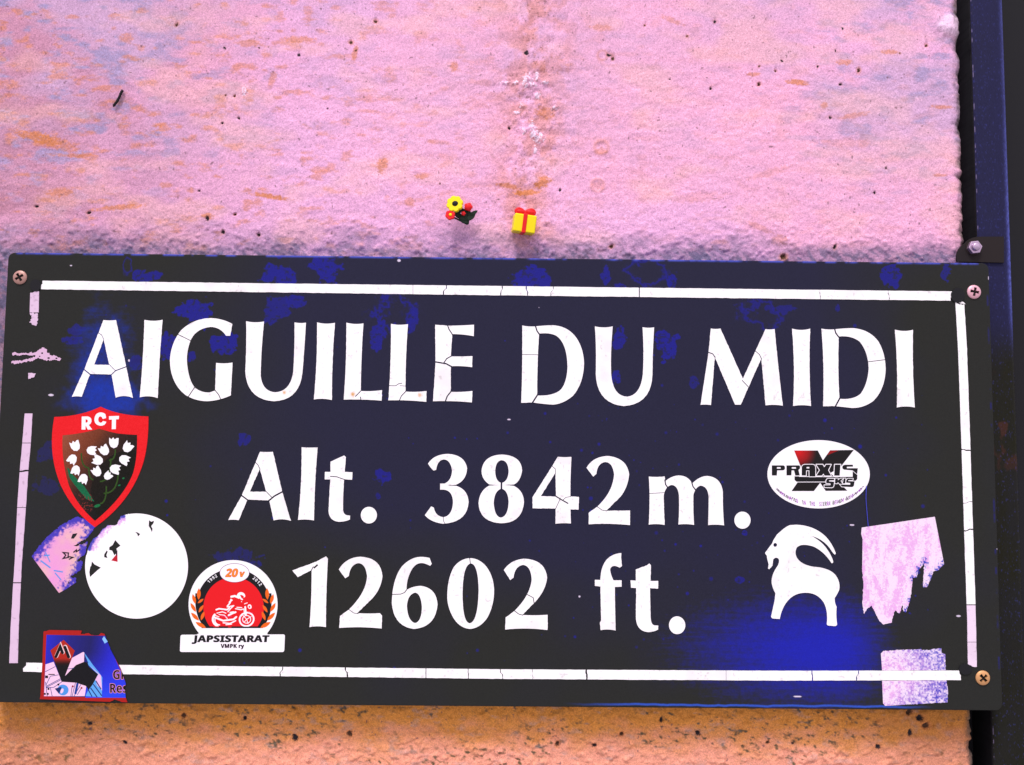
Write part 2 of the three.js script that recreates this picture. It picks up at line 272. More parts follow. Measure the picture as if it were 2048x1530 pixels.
const nicks = [[142, 531, 2.6, 1.5], [102, 790, 6, 2.5], [258, 721, 2, 3], [1018, 839, 4, 1.6], [1159, 1193, 2.2, 2.2], [1704, 1050, 5, 2], [1917, 1232, 5, 2], [1595, 1393, 9, 1.8], [1078, 615, 1, 1], [798, 521, 4, 3], [1985, 641, 3, 2], [1995, 1098, 2, 1.6], [1977, 556, 1.2, 4]].map(([x, y, a, b]) => { const p = at(x, y); return [p.x, p.y - EYE_Y, a * 0.0004, b * 0.0004]; });
const Arubbed = at(205, 740), Lglow = at(1660, 1290), lineY = at(1500, 1411).y - EYE_Y;
const rustSpots = [[569, 785, 4, 0.9], [706, 789, 5, 1], [840, 790, 5, 0.7], [1172, 785, 3, 0.3], [640, 1258, 3, 0.4]].map(([x, y, a, q]) => { const p = at(x, y); return [p.x, p.y - EYE_Y, a * 0.0004, q]; });
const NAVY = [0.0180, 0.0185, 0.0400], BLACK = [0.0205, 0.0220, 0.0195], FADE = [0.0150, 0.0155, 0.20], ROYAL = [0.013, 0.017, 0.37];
function signColor(x, y, c) {
  const u = (x + 0.39) / 0.78;
  mix3(Object.assign(c, BLACK), NAVY, clamp(smooth(0.14, 0.36, u) * smooth(0.97, 0.80, u) * smooth(-0.13, -0.02, y + (x - 0.0) * 0.25) * 1.1 + (fbm(x * 14, y * 14, 3) - 0.5) * 0.7));
  const b1 = fbm(x * 420, y * 440, 3), b2 = fbm(x * 130, y * 130, 3), streak = fbm(x * 60, y * 900, 3);
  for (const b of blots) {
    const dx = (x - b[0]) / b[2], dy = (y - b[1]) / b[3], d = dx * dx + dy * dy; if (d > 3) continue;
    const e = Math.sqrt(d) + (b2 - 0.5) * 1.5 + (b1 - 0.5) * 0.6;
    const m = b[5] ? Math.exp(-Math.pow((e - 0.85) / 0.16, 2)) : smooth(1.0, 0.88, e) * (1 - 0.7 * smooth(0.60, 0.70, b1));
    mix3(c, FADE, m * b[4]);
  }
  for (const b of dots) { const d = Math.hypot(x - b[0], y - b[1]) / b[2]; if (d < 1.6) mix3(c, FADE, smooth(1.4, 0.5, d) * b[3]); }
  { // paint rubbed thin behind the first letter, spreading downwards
    const dx = (x - Arubbed.x) / (0.024 + 0.020 * smooth(0.06, -0.02, y)), dy = (y - (Arubbed.y - EYE_Y)) / 0.052, d = Math.sqrt(dx * dx + dy * dy * (dy > 0 ? 1.0 : 1.6));
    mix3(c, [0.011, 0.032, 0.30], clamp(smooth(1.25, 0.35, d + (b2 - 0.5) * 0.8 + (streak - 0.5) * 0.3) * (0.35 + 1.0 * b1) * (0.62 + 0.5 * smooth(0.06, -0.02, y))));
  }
  { const dx = (x - Arubbed.x - 0.004) / 0.034, dy = (y - (Arubbed.y - EYE_Y) + 0.022) / 0.019; mix3(c, [0.011, 0.036, 0.34], smooth(1.25, 0.3, Math.hypot(dx, dy) + (b2 - 0.5) * 0.7) * (0.45 + 0.6 * b1)); }
  { // royal blue gloss reflection low on the right, painted into the colour
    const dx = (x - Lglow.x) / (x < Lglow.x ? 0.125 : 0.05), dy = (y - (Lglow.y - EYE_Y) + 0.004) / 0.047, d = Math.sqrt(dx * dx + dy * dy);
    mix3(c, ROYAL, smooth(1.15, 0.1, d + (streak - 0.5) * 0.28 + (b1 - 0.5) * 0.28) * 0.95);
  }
  if (Math.abs(y - lineY) < 0.003) mix3(c, [0.03, 0.09, 0.5], smooth(0.0012, 0.0003, Math.abs(y - lineY + (fbm(x * 90, 2) - 0.5) * 0.0016)) * smooth(0.05, 0.12, x) * smooth(0.345, 0.30, x) * 0.9);
  const top = SH - y; if (top < 0.0022) mix3(c, [0.06, 0.08, 0.42], smooth(0.0022, 0.0004, top) * smooth(0.35, 0.6, fbm(x * 120, 9, 3)));
  const rt = SW - 0.0005 - x; if (rt < 0.004) mix3(c, FADE, 0.4 * smooth(0.0012, 0.0001, Math.abs(rt - 0.0012)) * smooth(0.5, 0.7, fbm(y * 130, 4, 4)));
  for (const n of nicks) { const a = (x - n[0]) / n[2], b = (y - n[1]) / n[3], d = (a + b * 0.4) ** 2 + (b - a * 0.35) ** 2; if (d < 2) mix3(c, [0.62, 0.55, 0.68], smooth(1.2, 0.6, d)); }
  const s = 0.86 + 0.28 * hash((x * 5200) | 0, (y * 5200) | 0); c[0] *= s; c[1] *= s; c[2] *= s;
}
{
  const TW = 2048, TH = Math.round(2048 * SH / SW), c = [0, 0, 0];
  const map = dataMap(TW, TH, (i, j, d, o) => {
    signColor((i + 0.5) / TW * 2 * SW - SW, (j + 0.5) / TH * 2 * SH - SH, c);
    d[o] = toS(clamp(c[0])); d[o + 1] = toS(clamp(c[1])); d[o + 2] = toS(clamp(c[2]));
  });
  const rr = 0.0055, sh = new THREE.Shape(), w = SW - 0.0006, h = SH - 0.0006;
  sh.moveTo(-w + rr, -h); sh.lineTo(w - rr, -h); sh.quadraticCurveTo(w, -h, w, -h + rr); sh.lineTo(w, h - rr); sh.quadraticCurveTo(w, h, w - rr, h); sh.lineTo(-w + rr, h); sh.quadraticCurveTo(-w, h, -w, h - rr); sh.lineTo(-w, -h + rr); sh.quadraticCurveTo(-w, -h, -w + rr, -h);
  const g = new THREE.ExtrudeGeometry(sh, { depth: SD - 0.0006, bevelThickness: 0.0006, bevelSize: 0.0006, bevelSegments: 3, curveSegments: 8 });
  g.translate(0, EYE_Y, -SD); const p = g.attributes.position, uv = g.attributes.uv;
  for (let i = 0; i < p.count; i++) uv.setXY(i, (p.getX(i) + SW) / (2 * SW), (p.getY(i) - EYE_Y + SH) / (2 * SH));
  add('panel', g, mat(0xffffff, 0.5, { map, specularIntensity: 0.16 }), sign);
}
const vinylMap = dataMap(1024, 460, (i, j, d, o) => {   // rust spots, faint grime and yellowing of the old white film
  const x = ((i + 0.5) / 1024 * 2 - 1) * SW, y = ((j + 0.5) / 460 * 2 - 1) * SH, c = [0.88, 0.88, 0.88];
  mix3(c, [0.62, 0.60, 0.60], smooth(0.55, 0.85, fbm(x * 60, y * 60, 4)) * 0.35); mix3(c, [0.45, 0.42, 0.42], smooth(0.74, 0.86, fbm(x * 500, y * 500, 2)) * 0.5);
  for (const m of rustSpots) { const q = Math.hypot(x - m[0], y - m[1]) / m[2]; if (q < 2) mix3(c, [0.62, 0.30, 0.05], smooth(1.4, 0.1, q + (noise(x * 1500, y * 1500) - 0.5) * 0.6) * m[3]); }
  d[o] = toS(c[0]); d[o + 1] = toS(c[1]); d[o + 2] = toS(c[2]);
});
function signUV(g) { const p = g.attributes.position, uv = new Float32Array(p.count * 2); for (let i = 0; i < p.count; i++) { uv[2 * i] = (p.getX(i) + SW) / (2 * SW); uv[2 * i + 1] = (p.getY(i) - EYE_Y + SH) / (2 * SH); } g.setAttribute('uv', new THREE.BufferAttribute(uv, 2)); return g; }
const VINYL = mat(0xffffff, 0.4, { map: vinylMap }), VIGNETTED = mat(new THREE.Color(0.74, 0.56, 0.73), 0.55, { map: vinylMap }), VIGNETTED_SOFT = mat(new THREE.Color(0.86, 0.72, 0.86), 0.5, { map: vinylMap }), ZL = 0.00002;  // pink tints: white film dimmed by vignette, painted into the colour
function glyph(v, d, cracks = [], parent = sign, name = 'letter', m = VINYL) {
  let g = slab(parse(d, v).map((q) => jag(q, 'all', parent === sign ? 0.42 : 0.12, 3.2)), ZL, 0.00045);
  if (cracks.length) g = cut(g, cracks, v, ZL);
  return add(name, signUV(g), m, parent);
}
const vA = { x: 0, y: 500, k: 500 / 2040 }, vB = { x: 400, y: 540, k: 600 / 2048 }, vC = { x: 980, y: 540, k: 500 / 2048 }, vD = { x: 1380, y: 540, k: 668 / 2048 }, vE = { x: 430, y: 870, k: 370 / 2048 }, vF = { x: 830, y: 880, k: 340 / 2048 },
  vG = { x: 1150, y: 880, k: 380 / 2048 }, vH = { x: 570, y: 1090, k: 320 / 2048 }, vI = { x: 860, y: 1090, k: 280 / 2048 }, vJ = { x: 1130, y: 1080, k: 300 / 2048 };
// first line
glyph(vA, 'M 846,572 Q 897,579 948,572 L 1086,1207 Q 1015,1178 946,1205 L 912,1016 L 740,1011 L 725,1040 L 668,1198 Q 630,1190 588,1198 L 690,975 Z M 848,728 L 770,936 L 893,938 Z', [['688,976 740,1018', 8], ['908,1020 945,985 1028,954', 7], ['893,934 945,987', 4], ['806,678 832,695 849,732', 4.5]]);
glyph(vA, 'M 1180,570 Q 1255,587 1328,570 Q 1302,880 1288,1208 Q 1215,1183 1142,1202 Q 1172,880 1180,570 Z');
glyph(vA, 'M 1897,604 L 1880,700 L 1846,700 Q 1800,630 1720,628 Q 1600,640 1555,740 Q 1515,850 1530,950 Q 1545,1070 1590,1122 Q 1640,1165 1710,1163 L 1757,1147 L 1765,921 Q 1830,931 1898,919 L 1885,1186 Q 1790,1230 1690,1234 Q 1590,1232 1510,1180 Q 1390,1080 1388,900 Q 1395,760 1480,655 Q 1580,560 1720,556 Q 1820,560 1897,604 Z', [['1450,688 1480,702 1558,741', 5], ['1590,1120 1538,1197', 6], ['1755,1144 1785,1180 1801,1216', 6]]);
glyph(vB, 'M 316,350 Q 375,364 438,352 Q 418,540 415,720 Q 425,830 515,835 Q 620,830 638,690 Q 648,520 646,358 Q 685,366 724,360 Q 712,560 700,700 Q 680,890 505,896 Q 320,885 310,690 Q 320,520 316,350 Z');
glyph(vB, 'M 800,358 Q 860,374 922,361 Q 900,620 901,888 Q 838,873 778,884 Q 802,630 800,358 Z');
glyph(vB, 'M 1000,360 Q 1058,375 1116,365 Q 1100,600 1098,826 Q 1170,831 1243,820 L 1240,892 Q 1110,881 982,885 Q 1002,620 1000,360 Z', [['1063,862 1100,824', 5], ['1096,868 1099,892', 5]]);
glyph(vB, 'M 1304,368 Q 1360,380 1420,370 Q 1402,600 1403,830 Q 1475,836 1547,826 L 1545,900 Q 1410,886 1286,890 Q 1307,620 1304,368 Z', [['1294,790 1335,791 1358,776 1378,773', 4], ['1365,790 1408,793', 3], ['1406,828 1375,860 1361,893', 5]]);
glyph(vB, 'M 1606,374 L 1691,381 Q 1780,380 1871,374 L 1869,452 Q 1790,437 1722,438 L 1713,590 Q 1790,592 1860,588 L 1858,664 Q 1790,653 1713,657 L 1711,832 Q 1790,835 1860,826 L 1856,904 Q 1720,891 1591,896 L 1608,632 Z', [['1690,377 1700,405 1724,442', 6], ['1716,588 1685,605 1665,634', 6], ['1603,627 1680,640 1719,661', 8], ['1714,829 1688,862 1675,898', 7]]);
glyph(vC, 'M 264,455 Q 320,467 372,462 Q 440,455 515,453 Q 640,460 710,560 Q 768,650 770,770 Q 765,930 680,1030 Q 600,1098 515,1103 Q 430,1098 350,1085 L 255,1088 Q 268,800 264,455 Z M 402,522 Q 384,800 387,1028 Q 510,1035 575,985 Q 630,930 635,790 Q 630,600 545,540 Q 490,510 402,522 Z', [['371,455 385,500 404,526', 9], ['258,692 396,695', 4], ['391,1020 345,1092', 10]]);
glyph(vC, 'M 859,462 Q 930,480 1005,462 Q 985,680 992,850 Q 1005,1035 1125,1038 Q 1235,1025 1252,850 Q 1262,650 1249,469 Q 1298,479 1344,470 Q 1330,700 1330,850 Q 1325,1100 1095,1115 Q 875,1095 866,850 Q 872,640 859,462 Z');
glyph(vD, 'M 127,359 Q 157,365 186,359 L 324,668 L 462,363 Q 490,368 518,362 Q 540,600 568,832 Q 515,823 463,830 L 437,542 L 310,826 L 276,826 L 151,532 L 128,828 Q 95,823 64,827 Q 100,600 114,500 Z', [['108,504 138,514 153,535', 5], ['400,497 425,518 438,546', 4], ['320,678 356,716', 4]]);
glyph(vD, 'M 625,360 Q 680,376 736,360 Q 725,600 741,834 Q 685,824 631,834 Q 645,600 625,360 Z');
glyph(vD, 'M 805,360 Q 845,368 886,364 Q 945,357 1000,357 Q 1100,365 1155,440 Q 1200,520 1198,620 Q 1190,740 1120,805 Q 1060,848 990,846 Q 940,840 890,835 L 815,836 Q 825,600 805,360 Z M 911,408 Q 904,600 915,790 Q 1000,798 1045,760 Q 1090,700 1095,600 Q 1090,500 1040,440 Q 990,400 911,408 Z', [['885,358 893,388 913,414', 7], ['1086,564 1204,549', 3.6], ['919,784 888,842', 8]]);
glyph(vD, 'M 1255,366 Q 1310,382 1366,367 Q 1360,600 1377,843 Q 1320,831 1267,843 Q 1276,600 1255,366 Z');
// second line
glyph(vE, 'M 500,186 Q 570,191 642,186 L 745,628 L 842,950 Q 745,918 651,945 L 603,725 L 360,714 L 265,942 Q 205,933 148,940 L 297,672 Z M 497,372 L 388,626 L 568,628 Z', [['448,302 480,335 500,380', 7], ['288,664 364,720', 13], ['598,726 660,675 752,626', 14], ['566,624 632,692', 7]]);
glyph(vE, 'M 960,136 Q 1050,143 1137,137 Q 1102,550 1097,945 Q 1005,928 920,940 Q 965,550 960,136 Z');
glyph(vE, 'M 1280,295 L 1430,227 L 1450,245 L 1437,408 L 1522,412 L 1518,495 L 1430,490 Q 1418,650 1418,820 Q 1420,885 1470,890 L 1496,892 L 1494,935 Q 1440,960 1370,960 Q 1265,950 1258,840 L 1277,492 L 1216,492 L 1218,408 L 1280,408 Z', [['1278,457 1350,463 1436,494', 8]]);
glyph(vE, ellipse(1704, 887, 89, 92), [], sign, 'full_stop');
glyph(vF, 'M 157,285 Q 230,170 400,167 Q 600,180 628,340 Q 620,490 490,540 L 380,543 L 500,553 Q 640,600 646,750 Q 630,990 340,1008 Q 190,990 119,905 L 195,800 L 228,815 Q 245,920 345,930 Q 450,910 458,750 Q 455,610 350,598 L 303,598 L 303,525 L 355,525 Q 440,490 447,370 Q 430,240 350,234 Q 270,240 255,360 L 225,368 Q 195,345 157,285 Z', [['340,922 342,970 364,1014', 6]], sign, 'digit');
glyph(vF, 'M 1045,175 Q 1285,185 1290,370 Q 1270,500 1190,536 L 1062,541 L 1190,552 Q 1310,610 1313,750 Q 1290,1000 1040,1002 Q 775,990 766,760 Q 775,610 895,549 L 1022,543 L 895,535 Q 800,470 802,370 Q 820,185 1045,175 Z M 1045,243 Q 970,250 966,380 Q 970,500 1042,518 Q 1125,500 1128,370 Q 1120,250 1045,243 Z M 1042,585 Q 955,610 948,760 Q 960,925 1035,935 Q 1120,920 1128,750 Q 1125,610 1042,585 Z', [['1042,508 1041,596', 17]], sign, 'digit');
glyph(vF, 'M 1720,202 Q 1800,211 1880,203 L 1884,212 Q 1870,450 1872,678 L 1975,686 L 1970,838 L 1873,835 L 1878,1005 Q 1785,997 1692,1008 L 1694,825 L 1417,822 L 1415,690 L 1655,312 Z M 1692,395 L 1515,676 L 1698,682 Z', [['1648,311 1692,350 1693,402', 6], ['1694,676 1780,728 1840,762', 12], ['1876,680 1815,692 1775,730', 6], ['1747,712 1692,832', 6]], sign, 'digit');
glyph(vG, 'M 124,300 Q 190,180 350,172 Q 560,190 583,370 Q 570,510 490,610 L 335,763 L 593,760 L 592,917 Q 370,893 147,908 L 147,785 L 240,718 Q 410,560 421,370 Q 405,240 325,237 Q 240,250 230,365 L 197,395 Z', [['233,714 290,755 340,763', 6]], sign, 'digit');
glyph(vG, 'M 795,394 Q 880,403 965,392 L 972,445 Q 1040,385 1120,382 Q 1220,385 1262,470 Q 1340,390 1425,387 Q 1575,400 1592,560 Q 1590,750 1606,920 Q 1520,906 1434,917 Q 1440,750 1440,610 Q 1430,500 1355,492 Q 1300,500 1275,590 Q 1270,750 1283,915 Q 1200,900 1114,910 Q 1125,750 1120,600 Q 1110,490 1040,484 Q 970,500 955,600 L 965,915 Q 880,898 794,912 Q 812,650 795,394 Z', [['968,432 976,480 994,506', 11], ['1258,458 1270,500 1297,536', 11], ['796,577 966,567', 5]]);
glyph(vG, ellipse(1804, 864, 87, 92), [], sign, 'full_stop');
// third line
glyph(vH, 'M 95,325 L 400,213 L 525,145 L 550,175 Q 525,600 525,1050 Q 420,1028 315,1050 Q 345,680 342,320 L 165,410 Z', [['338,326 362,278', 9], ['378,288 412,258', 17]], sign, 'digit');
glyph(vH, 'M 690,312 Q 780,160 960,150 Q 1230,160 1248,400 Q 1230,560 1120,680 L 925,872 Q 1080,882 1215,872 L 1243,905 L 1238,1068 Q 970,1038 695,1060 L 706,908 L 820,825 Q 1040,610 1052,400 Q 1035,235 940,231 Q 835,250 818,395 L 773,425 Z', [['812,820 880,870 938,878', 8]], sign, 'digit');
glyph(vH, 'M 1850,165 L 1878,240 L 1860,265 L 1825,250 Q 1700,190 1625,310 Q 1555,430 1556,575 Q 1640,525 1740,523 Q 1940,550 1953,760 Q 1930,1050 1650,1073 Q 1390,1040 1368,740 Q 1375,430 1500,270 Q 1620,145 1760,152 Z M 1668,608 Q 1570,630 1561,780 Q 1570,970 1665,1000 Q 1750,980 1753,790 Q 1740,620 1668,608 Z', [['1362,632 1480,628 1530,608 1562,566', 9]], sign, 'digit');
glyph(vI, 'M 590,192 Q 720,196 820,310 Q 930,450 938,660 Q 938,880 840,1060 Q 730,1220 580,1226 Q 430,1210 340,1060 Q 250,900 253,740 Q 258,480 350,320 Q 450,195 590,192 Z M 600,268 Q 480,280 476,720 Q 478,1130 580,1145 Q 700,1130 712,660 Q 705,280 600,268 Z', [['579,180 593,282', 9]], sign, 'digit');
glyph(vI, 'M 1080,365 Q 1180,215 1380,200 Q 1690,215 1713,480 Q 1690,670 1530,840 L 1350,1022 Q 1530,1035 1720,1020 L 1718,1242 Q 1410,1203 1100,1235 L 1106,1060 L 1235,965 Q 1470,730 1487,500 Q 1475,300 1360,290 Q 1240,310 1222,475 L 1173,512 Z', [['1424,724 1510,770 1527,872', 10], ['1228,956 1300,1010 1356,1025', 10]], sign, 'digit');
glyph(vJ, 'M 768,178 L 765,240 L 778,355 L 745,377 Q 640,320 615,400 Q 620,470 662,550 L 772,550 L 772,637 L 680,640 Q 680,900 691,1235 Q 580,1208 486,1230 L 475,1130 L 492,1100 L 484,635 L 407,625 L 407,543 L 483,545 Q 490,200 768,178 Z');
glyph(vJ, 'M 965,402 L 1120,345 L 1150,320 L 1172,345 L 1166,558 L 1272,558 L 1270,663 L 1160,655 Q 1162,850 1168,1060 Q 1175,1160 1225,1166 L 1272,1168 L 1270,1220 Q 1200,1258 1130,1256 Q 975,1240 967,1060 L 970,655 L 900,650 L 893,550 L 967,555 Z');
glyph(vJ, ellipse(1530, 1163, 111, 121), [], sign, 'full_stop');
// border: strips of white film, broken across by cracks; each piece is a part
const lerpLine = (pts, t, axis) => { let i = 0; while (i < pts.length - 2 && pts[i + 1][axis] < t) i++; const a = pts[i], b = pts[i + 1], f = (t - a[axis]) / (b[axis] - a[axis]); return a[1 - axis] + (b[1 - axis] - a[1 - axis]) * f; };
function strip(e0, e1, axis, from, to, cracks, m, ends = [0, 0]) {   // e0, e1: the two long edges; cracks: [place, width, jog]
  const cuts = [[from, 0, ends[0]], ...cracks, [to, 0, ends[1]]];
  const side = (t, j, w) => { // the line across the strip at t, jogging by j
    const n = 6, out = []; for (let s = 0; s <= n; s++) { const f = s / n, tt = t + w + j * (smooth(0.3, 0.6, f) - 0.5) + (s % n ? (rnd() - 0.5) * Math.min(1.2, Math.abs(j) + (j ? 0.3 : 0)) : 0); const a = lerpLine(e0, tt, axis), b = lerpLine(e1, tt, axis), c = a + (b - a) * f; out.push(axis ? [c, tt] : [tt, c]); } return out; };
  for (let i = 0; i < cuts.length - 1; i++) {
    const A = cuts[i], B = cuts[i + 1], s0 = seed; const l = side(A[0], A[2], A[1] / 2); seed = (s0 + i * 977) >>> 0; const r = side(B[0], B[2], -B[1] / 2), lo = [], hi = [];
    for (let t = A[0] + 12; t < B[0] - 8; t += 9) { const w0 = (rnd() - 0.5) * 0.5, w1 = (rnd() - 0.5) * 0.7; const a = lerpLine(e0, t, axis) + w0, b = lerpLine(e1, t, axis) + w1; lo.push(axis ? [a, t] : [t, a]); hi.unshift(axis ? [b, t] : [t, b]); }
    add('border_strip', signUV(slab([[...lo, ...r, ...hi, ...l.reverse()]], ZL, 0.0004)), typeof m === 'function' ? m(A[0]) : m, sign);
  }
}
strip([[85, 561.5], [980, 572], [1904, 583]], [[85, 578.5], [980, 590.5], [1904, 601.5]], 0, 84, 1903, [[826, 0.8, 0], [890, 1.6, -6], [1003, 1.6, -3], [1054, 1.6, 3], [1104, 1.2, -5], [1278.5, 2, 0], [1640, 0.8, 1], [1777, 1.2, 2]], (t) => t < 100 ? VINYL : VINYL, [-3, -4]);
strip([[48, 1325], [240, 1330], [1000, 1338.5], [1565, 1341.5], [1922, 1341]], [[48, 1343], [240, 1348], [1000, 1357.5], [1565, 1361], [1922, 1360]], 0, 50, 1920, [[563, 1.8, -5], [693, 2.4, 4], [852, 1.5, 0], [936.5, 1.6, 0.5], [1003, 1.6, 5], [1065, 0.8, 1], [1173, 3, 1], [1452, 0.8, 0], [1624, 2, 1], [1715, 1.6, -4]], VINYL, [-6, 3]);
strip([[1910.5, 606], [1916, 700], [1923, 900], [1928, 1060], [1934, 1240], [1935.5, 1334]], [[1928, 606], [1933.5, 700], [1940.5, 900], [1945.5, 1060], [1951.5, 1240], [1953, 1334]], 1, 606, 1332, [[900, 2.4, 2], [1005, 1.4, -3], [1060, 2.6, -3], [1209.5, 2, 0], [1284, 1, 0]], (t) => t > 1100 ? VIGNETTED_SOFT : VINYL, [4, 3]);
const L0 = [[61, 584], [59, 660], [55, 745], [50, 826], [45, 886], [40, 942], [35, 1015], [30, 1120], [27, 1165], [22, 1250], [19, 1326]], L1 = [[78.5, 584], [77, 660], [73, 745], [65.5, 826], [62, 886], [57, 942], [52, 1015], [44.5, 1120], [42, 1165], [38, 1250], [36, 1326]];
strip(L0, L1, 1, 584, 625, [], VIGNETTED, [-3, 0]);
strip(L0, L1, 1, 827, 1326, [[886, 1.2, 0], [942, 3, -1.5], [1015, 1.2, 0], [1165.5, 2.2, 0]], VIGNETTED, [0, 0]);
// chipped remnants of the left border and dark filler dabs over the old corner holes
const chip = (pts, m = VIGNETTED, amp = 2) => add('border_strip', signUV(slab([jag(pts, 'all', amp, 2)], ZL, 0.0004)), m, sign);
chip([[60, 626], [76, 627], [76.5, 640], [73, 652], [66, 650], [59, 645], [64, 636]]); chip([[57, 746], [72, 747], [69, 754], [57, 758]], VIGNETTED, 1.2);
for (const [x, y, rx, ry] of [[72, 571, 11, 12], [1915, 591, 14, 15], [1930, 1338, 13, 11]]) {
  const v = { x: 0, y: 0, k: 1 }, q = jag(parse(ellipse(x, y, rx, ry, 16), v)[0], 'all', 1.4, 2.5);
  add('filler_dab', slab([q], ZL, 0.0009), mat(new THREE.Color(0.014, 0.0145, 0.017), 0.6), sign);
}
chip([[1911, 601], [1922, 602], [1931, 608], [1924, 610], [1914, 607]], VINYL, 1.2); chip([[1924, 1340], [1931, 1343], [1929, 1349], [1925, 1347]], VIGNETTED_SOFT, 1);

// ---------------------------------------------------------------- stickers (thin films, each a thing of its own)
const film = (polys, m, parent, name, v, w, h, z = ZL, thick = 0.00035) => add(name, mapUV(slab(polys, z, thick), v, w, h), m, parent);
const base = (px, py) => at(px, py, 0);
const RED = '#d91c22', INK = '#1c1c1e', WHITE = '#eeeef0';
{ // red club shield with white bells
  const v = { x: 60, y: 790, k: 340 / 1858 }, w = 1858, h = 1530;
  const t = thing('shield_sticker', 'red shield sticker with white bell flowers and three white letters below the first letter', 'sticker', base(190, 1052));
  const map = print(w, h, 0.55, (x, c) => {
    x.fillStyle = RED; x.fillRect(0, 0, w, h);
    const inner = new Path2D('M 357,445 Q 560,430 755,372 Q 900,415 960,425 Q 1080,438 1168,440 Q 1170,700 1120,860 Q 1020,1120 705,1378 Q 500,1200 420,980 Q 340,700 357,445 Z');
    x.save(); x.clip(inner);
    const g = x.createLinearGradient(380, 430, 1000, 900); g.addColorStop(0, '#8a4a34'); g.addColorStop(0.38, '#6a3420'); g.addColorStop(0.62, '#33201a'); g.addColorStop(1, '#161614'); x.fillStyle = g; x.fillRect(300, 350, 900, 1100);
    x.fillStyle = '#14140f'; x.globalAlpha = 0.75; x.beginPath(); x.ellipse(1010, 1010, 330, 420, 0.5, 0, 7); x.fill(); x.globalAlpha = 1;
    x.fillStyle = '#12603c'; x.beginPath(); x.moveTo(405, 800); x.quadraticCurveTo(430, 800, 450, 860); x.lineTo(590, 1000); x.lineTo(700, 1170); x.lineTo(610, 1140); x.lineTo(480, 980); x.lineTo(425, 900); x.fill();
    x.strokeStyle = '#2c4a1a'; x.lineWidth = 16; for (const l of [[560, 640, 640, 800], [930, 600, 860, 720], [880, 700, 760, 950], [640, 800, 690, 930], [830, 1000, 760, 1190], [960, 830, 800, 1080]]) { x.beginPath(); x.moveTo(l[0], l[1]); x.quadraticCurveTo(l[0], l[3], l[2], l[3]); x.stroke(); }
    x.fillStyle = '#17683a'; for (const l of [[730, 1215, 36, 16], [1015, 915, 14, 10], [970, 992, 16, 8]]) { x.beginPath(); x.ellipse(l[0], l[1], l[2], l[3], -0.3, 0, 7); x.fill(); }
    x.fillStyle = '#7a2f28'; for (let i = 0; i < 60; i++) x.fillRect(520 + rnd() * 160, 1090 + rnd() * 200, 9, 9);
    x.restore(); grain(x, c, 26);
  });
  film(parse('M 268,240 Q 550,235 775,128 Q 960,225 1296,234 Q 1300,620 1200,850 Q 1060,1200 712,1445 Q 480,1280 340,990 Q 190,640 268,240 Z', v), mat(0xffffff, 0.5, { map }), t, 'shield', v, w, h);
  const bm = mat(new THREE.Color(0.84, 0.84, 0.85), 0.45);
  const bell = [[-52, -55], [-26, -38], [-8, -62], [10, -40], [30, -58], [52, -60], [54, 5], [42, 38], [10, 56], [-25, 44], [-46, 8]];
  for (const [cx, cy, a, s] of [[492, 560, -0.25, 1], [672, 602, 1.75, 0.95], [810, 608, -0.45, 1], [912, 525, 0.1, 1], [1062, 570, 0.75, 1], [468, 702, -2.5, 0.95], [742, 718, -1.1, 1], [1030, 702, 2.1, 1], [505, 820, -2.8, 0.92], [728, 842, -0.5, 0.95], [928, 805, 1.9, 1], [588, 915, -2.7, 0.95], [848, 882, 0.95, 0.8]]) {
    const q = bell.map(([x, y]) => [v.x + v.k * (cx + s * (x * Math.cos(a) - y * Math.sin(a))), v.y + v.k * (cy + s * (x * Math.sin(a) + y * Math.cos(a)))]);
    add('bell_flower', slab([q], ZL + 0.00035, 0.00008), bm, t);
  }
  for (const d of ['M 566,236 L 625,234 Q 675,240 672,285 Q 668,318 642,326 L 680,377 L 632,378 L 608,332 L 606,378 L 564,378 Z M 608,265 L 608,302 Q 632,304 632,284 Q 632,266 608,265 Z', 'M 826,215 L 832,252 L 795,262 Q 785,232 765,234 Q 745,242 746,275 Q 752,304 775,303 Q 792,300 796,284 L 834,292 Q 822,336 772,336 Q 706,328 704,270 Q 708,196 770,190 Q 815,192 826,215 Z', 'M 864,232 L 974,228 L 970,264 L 940,266 L 938,372 L 894,374 L 896,268 L 864,270 Z'])
    add('letter', slab(parse(d, v), ZL + 0.00035, 0.00008), bm, t);
}
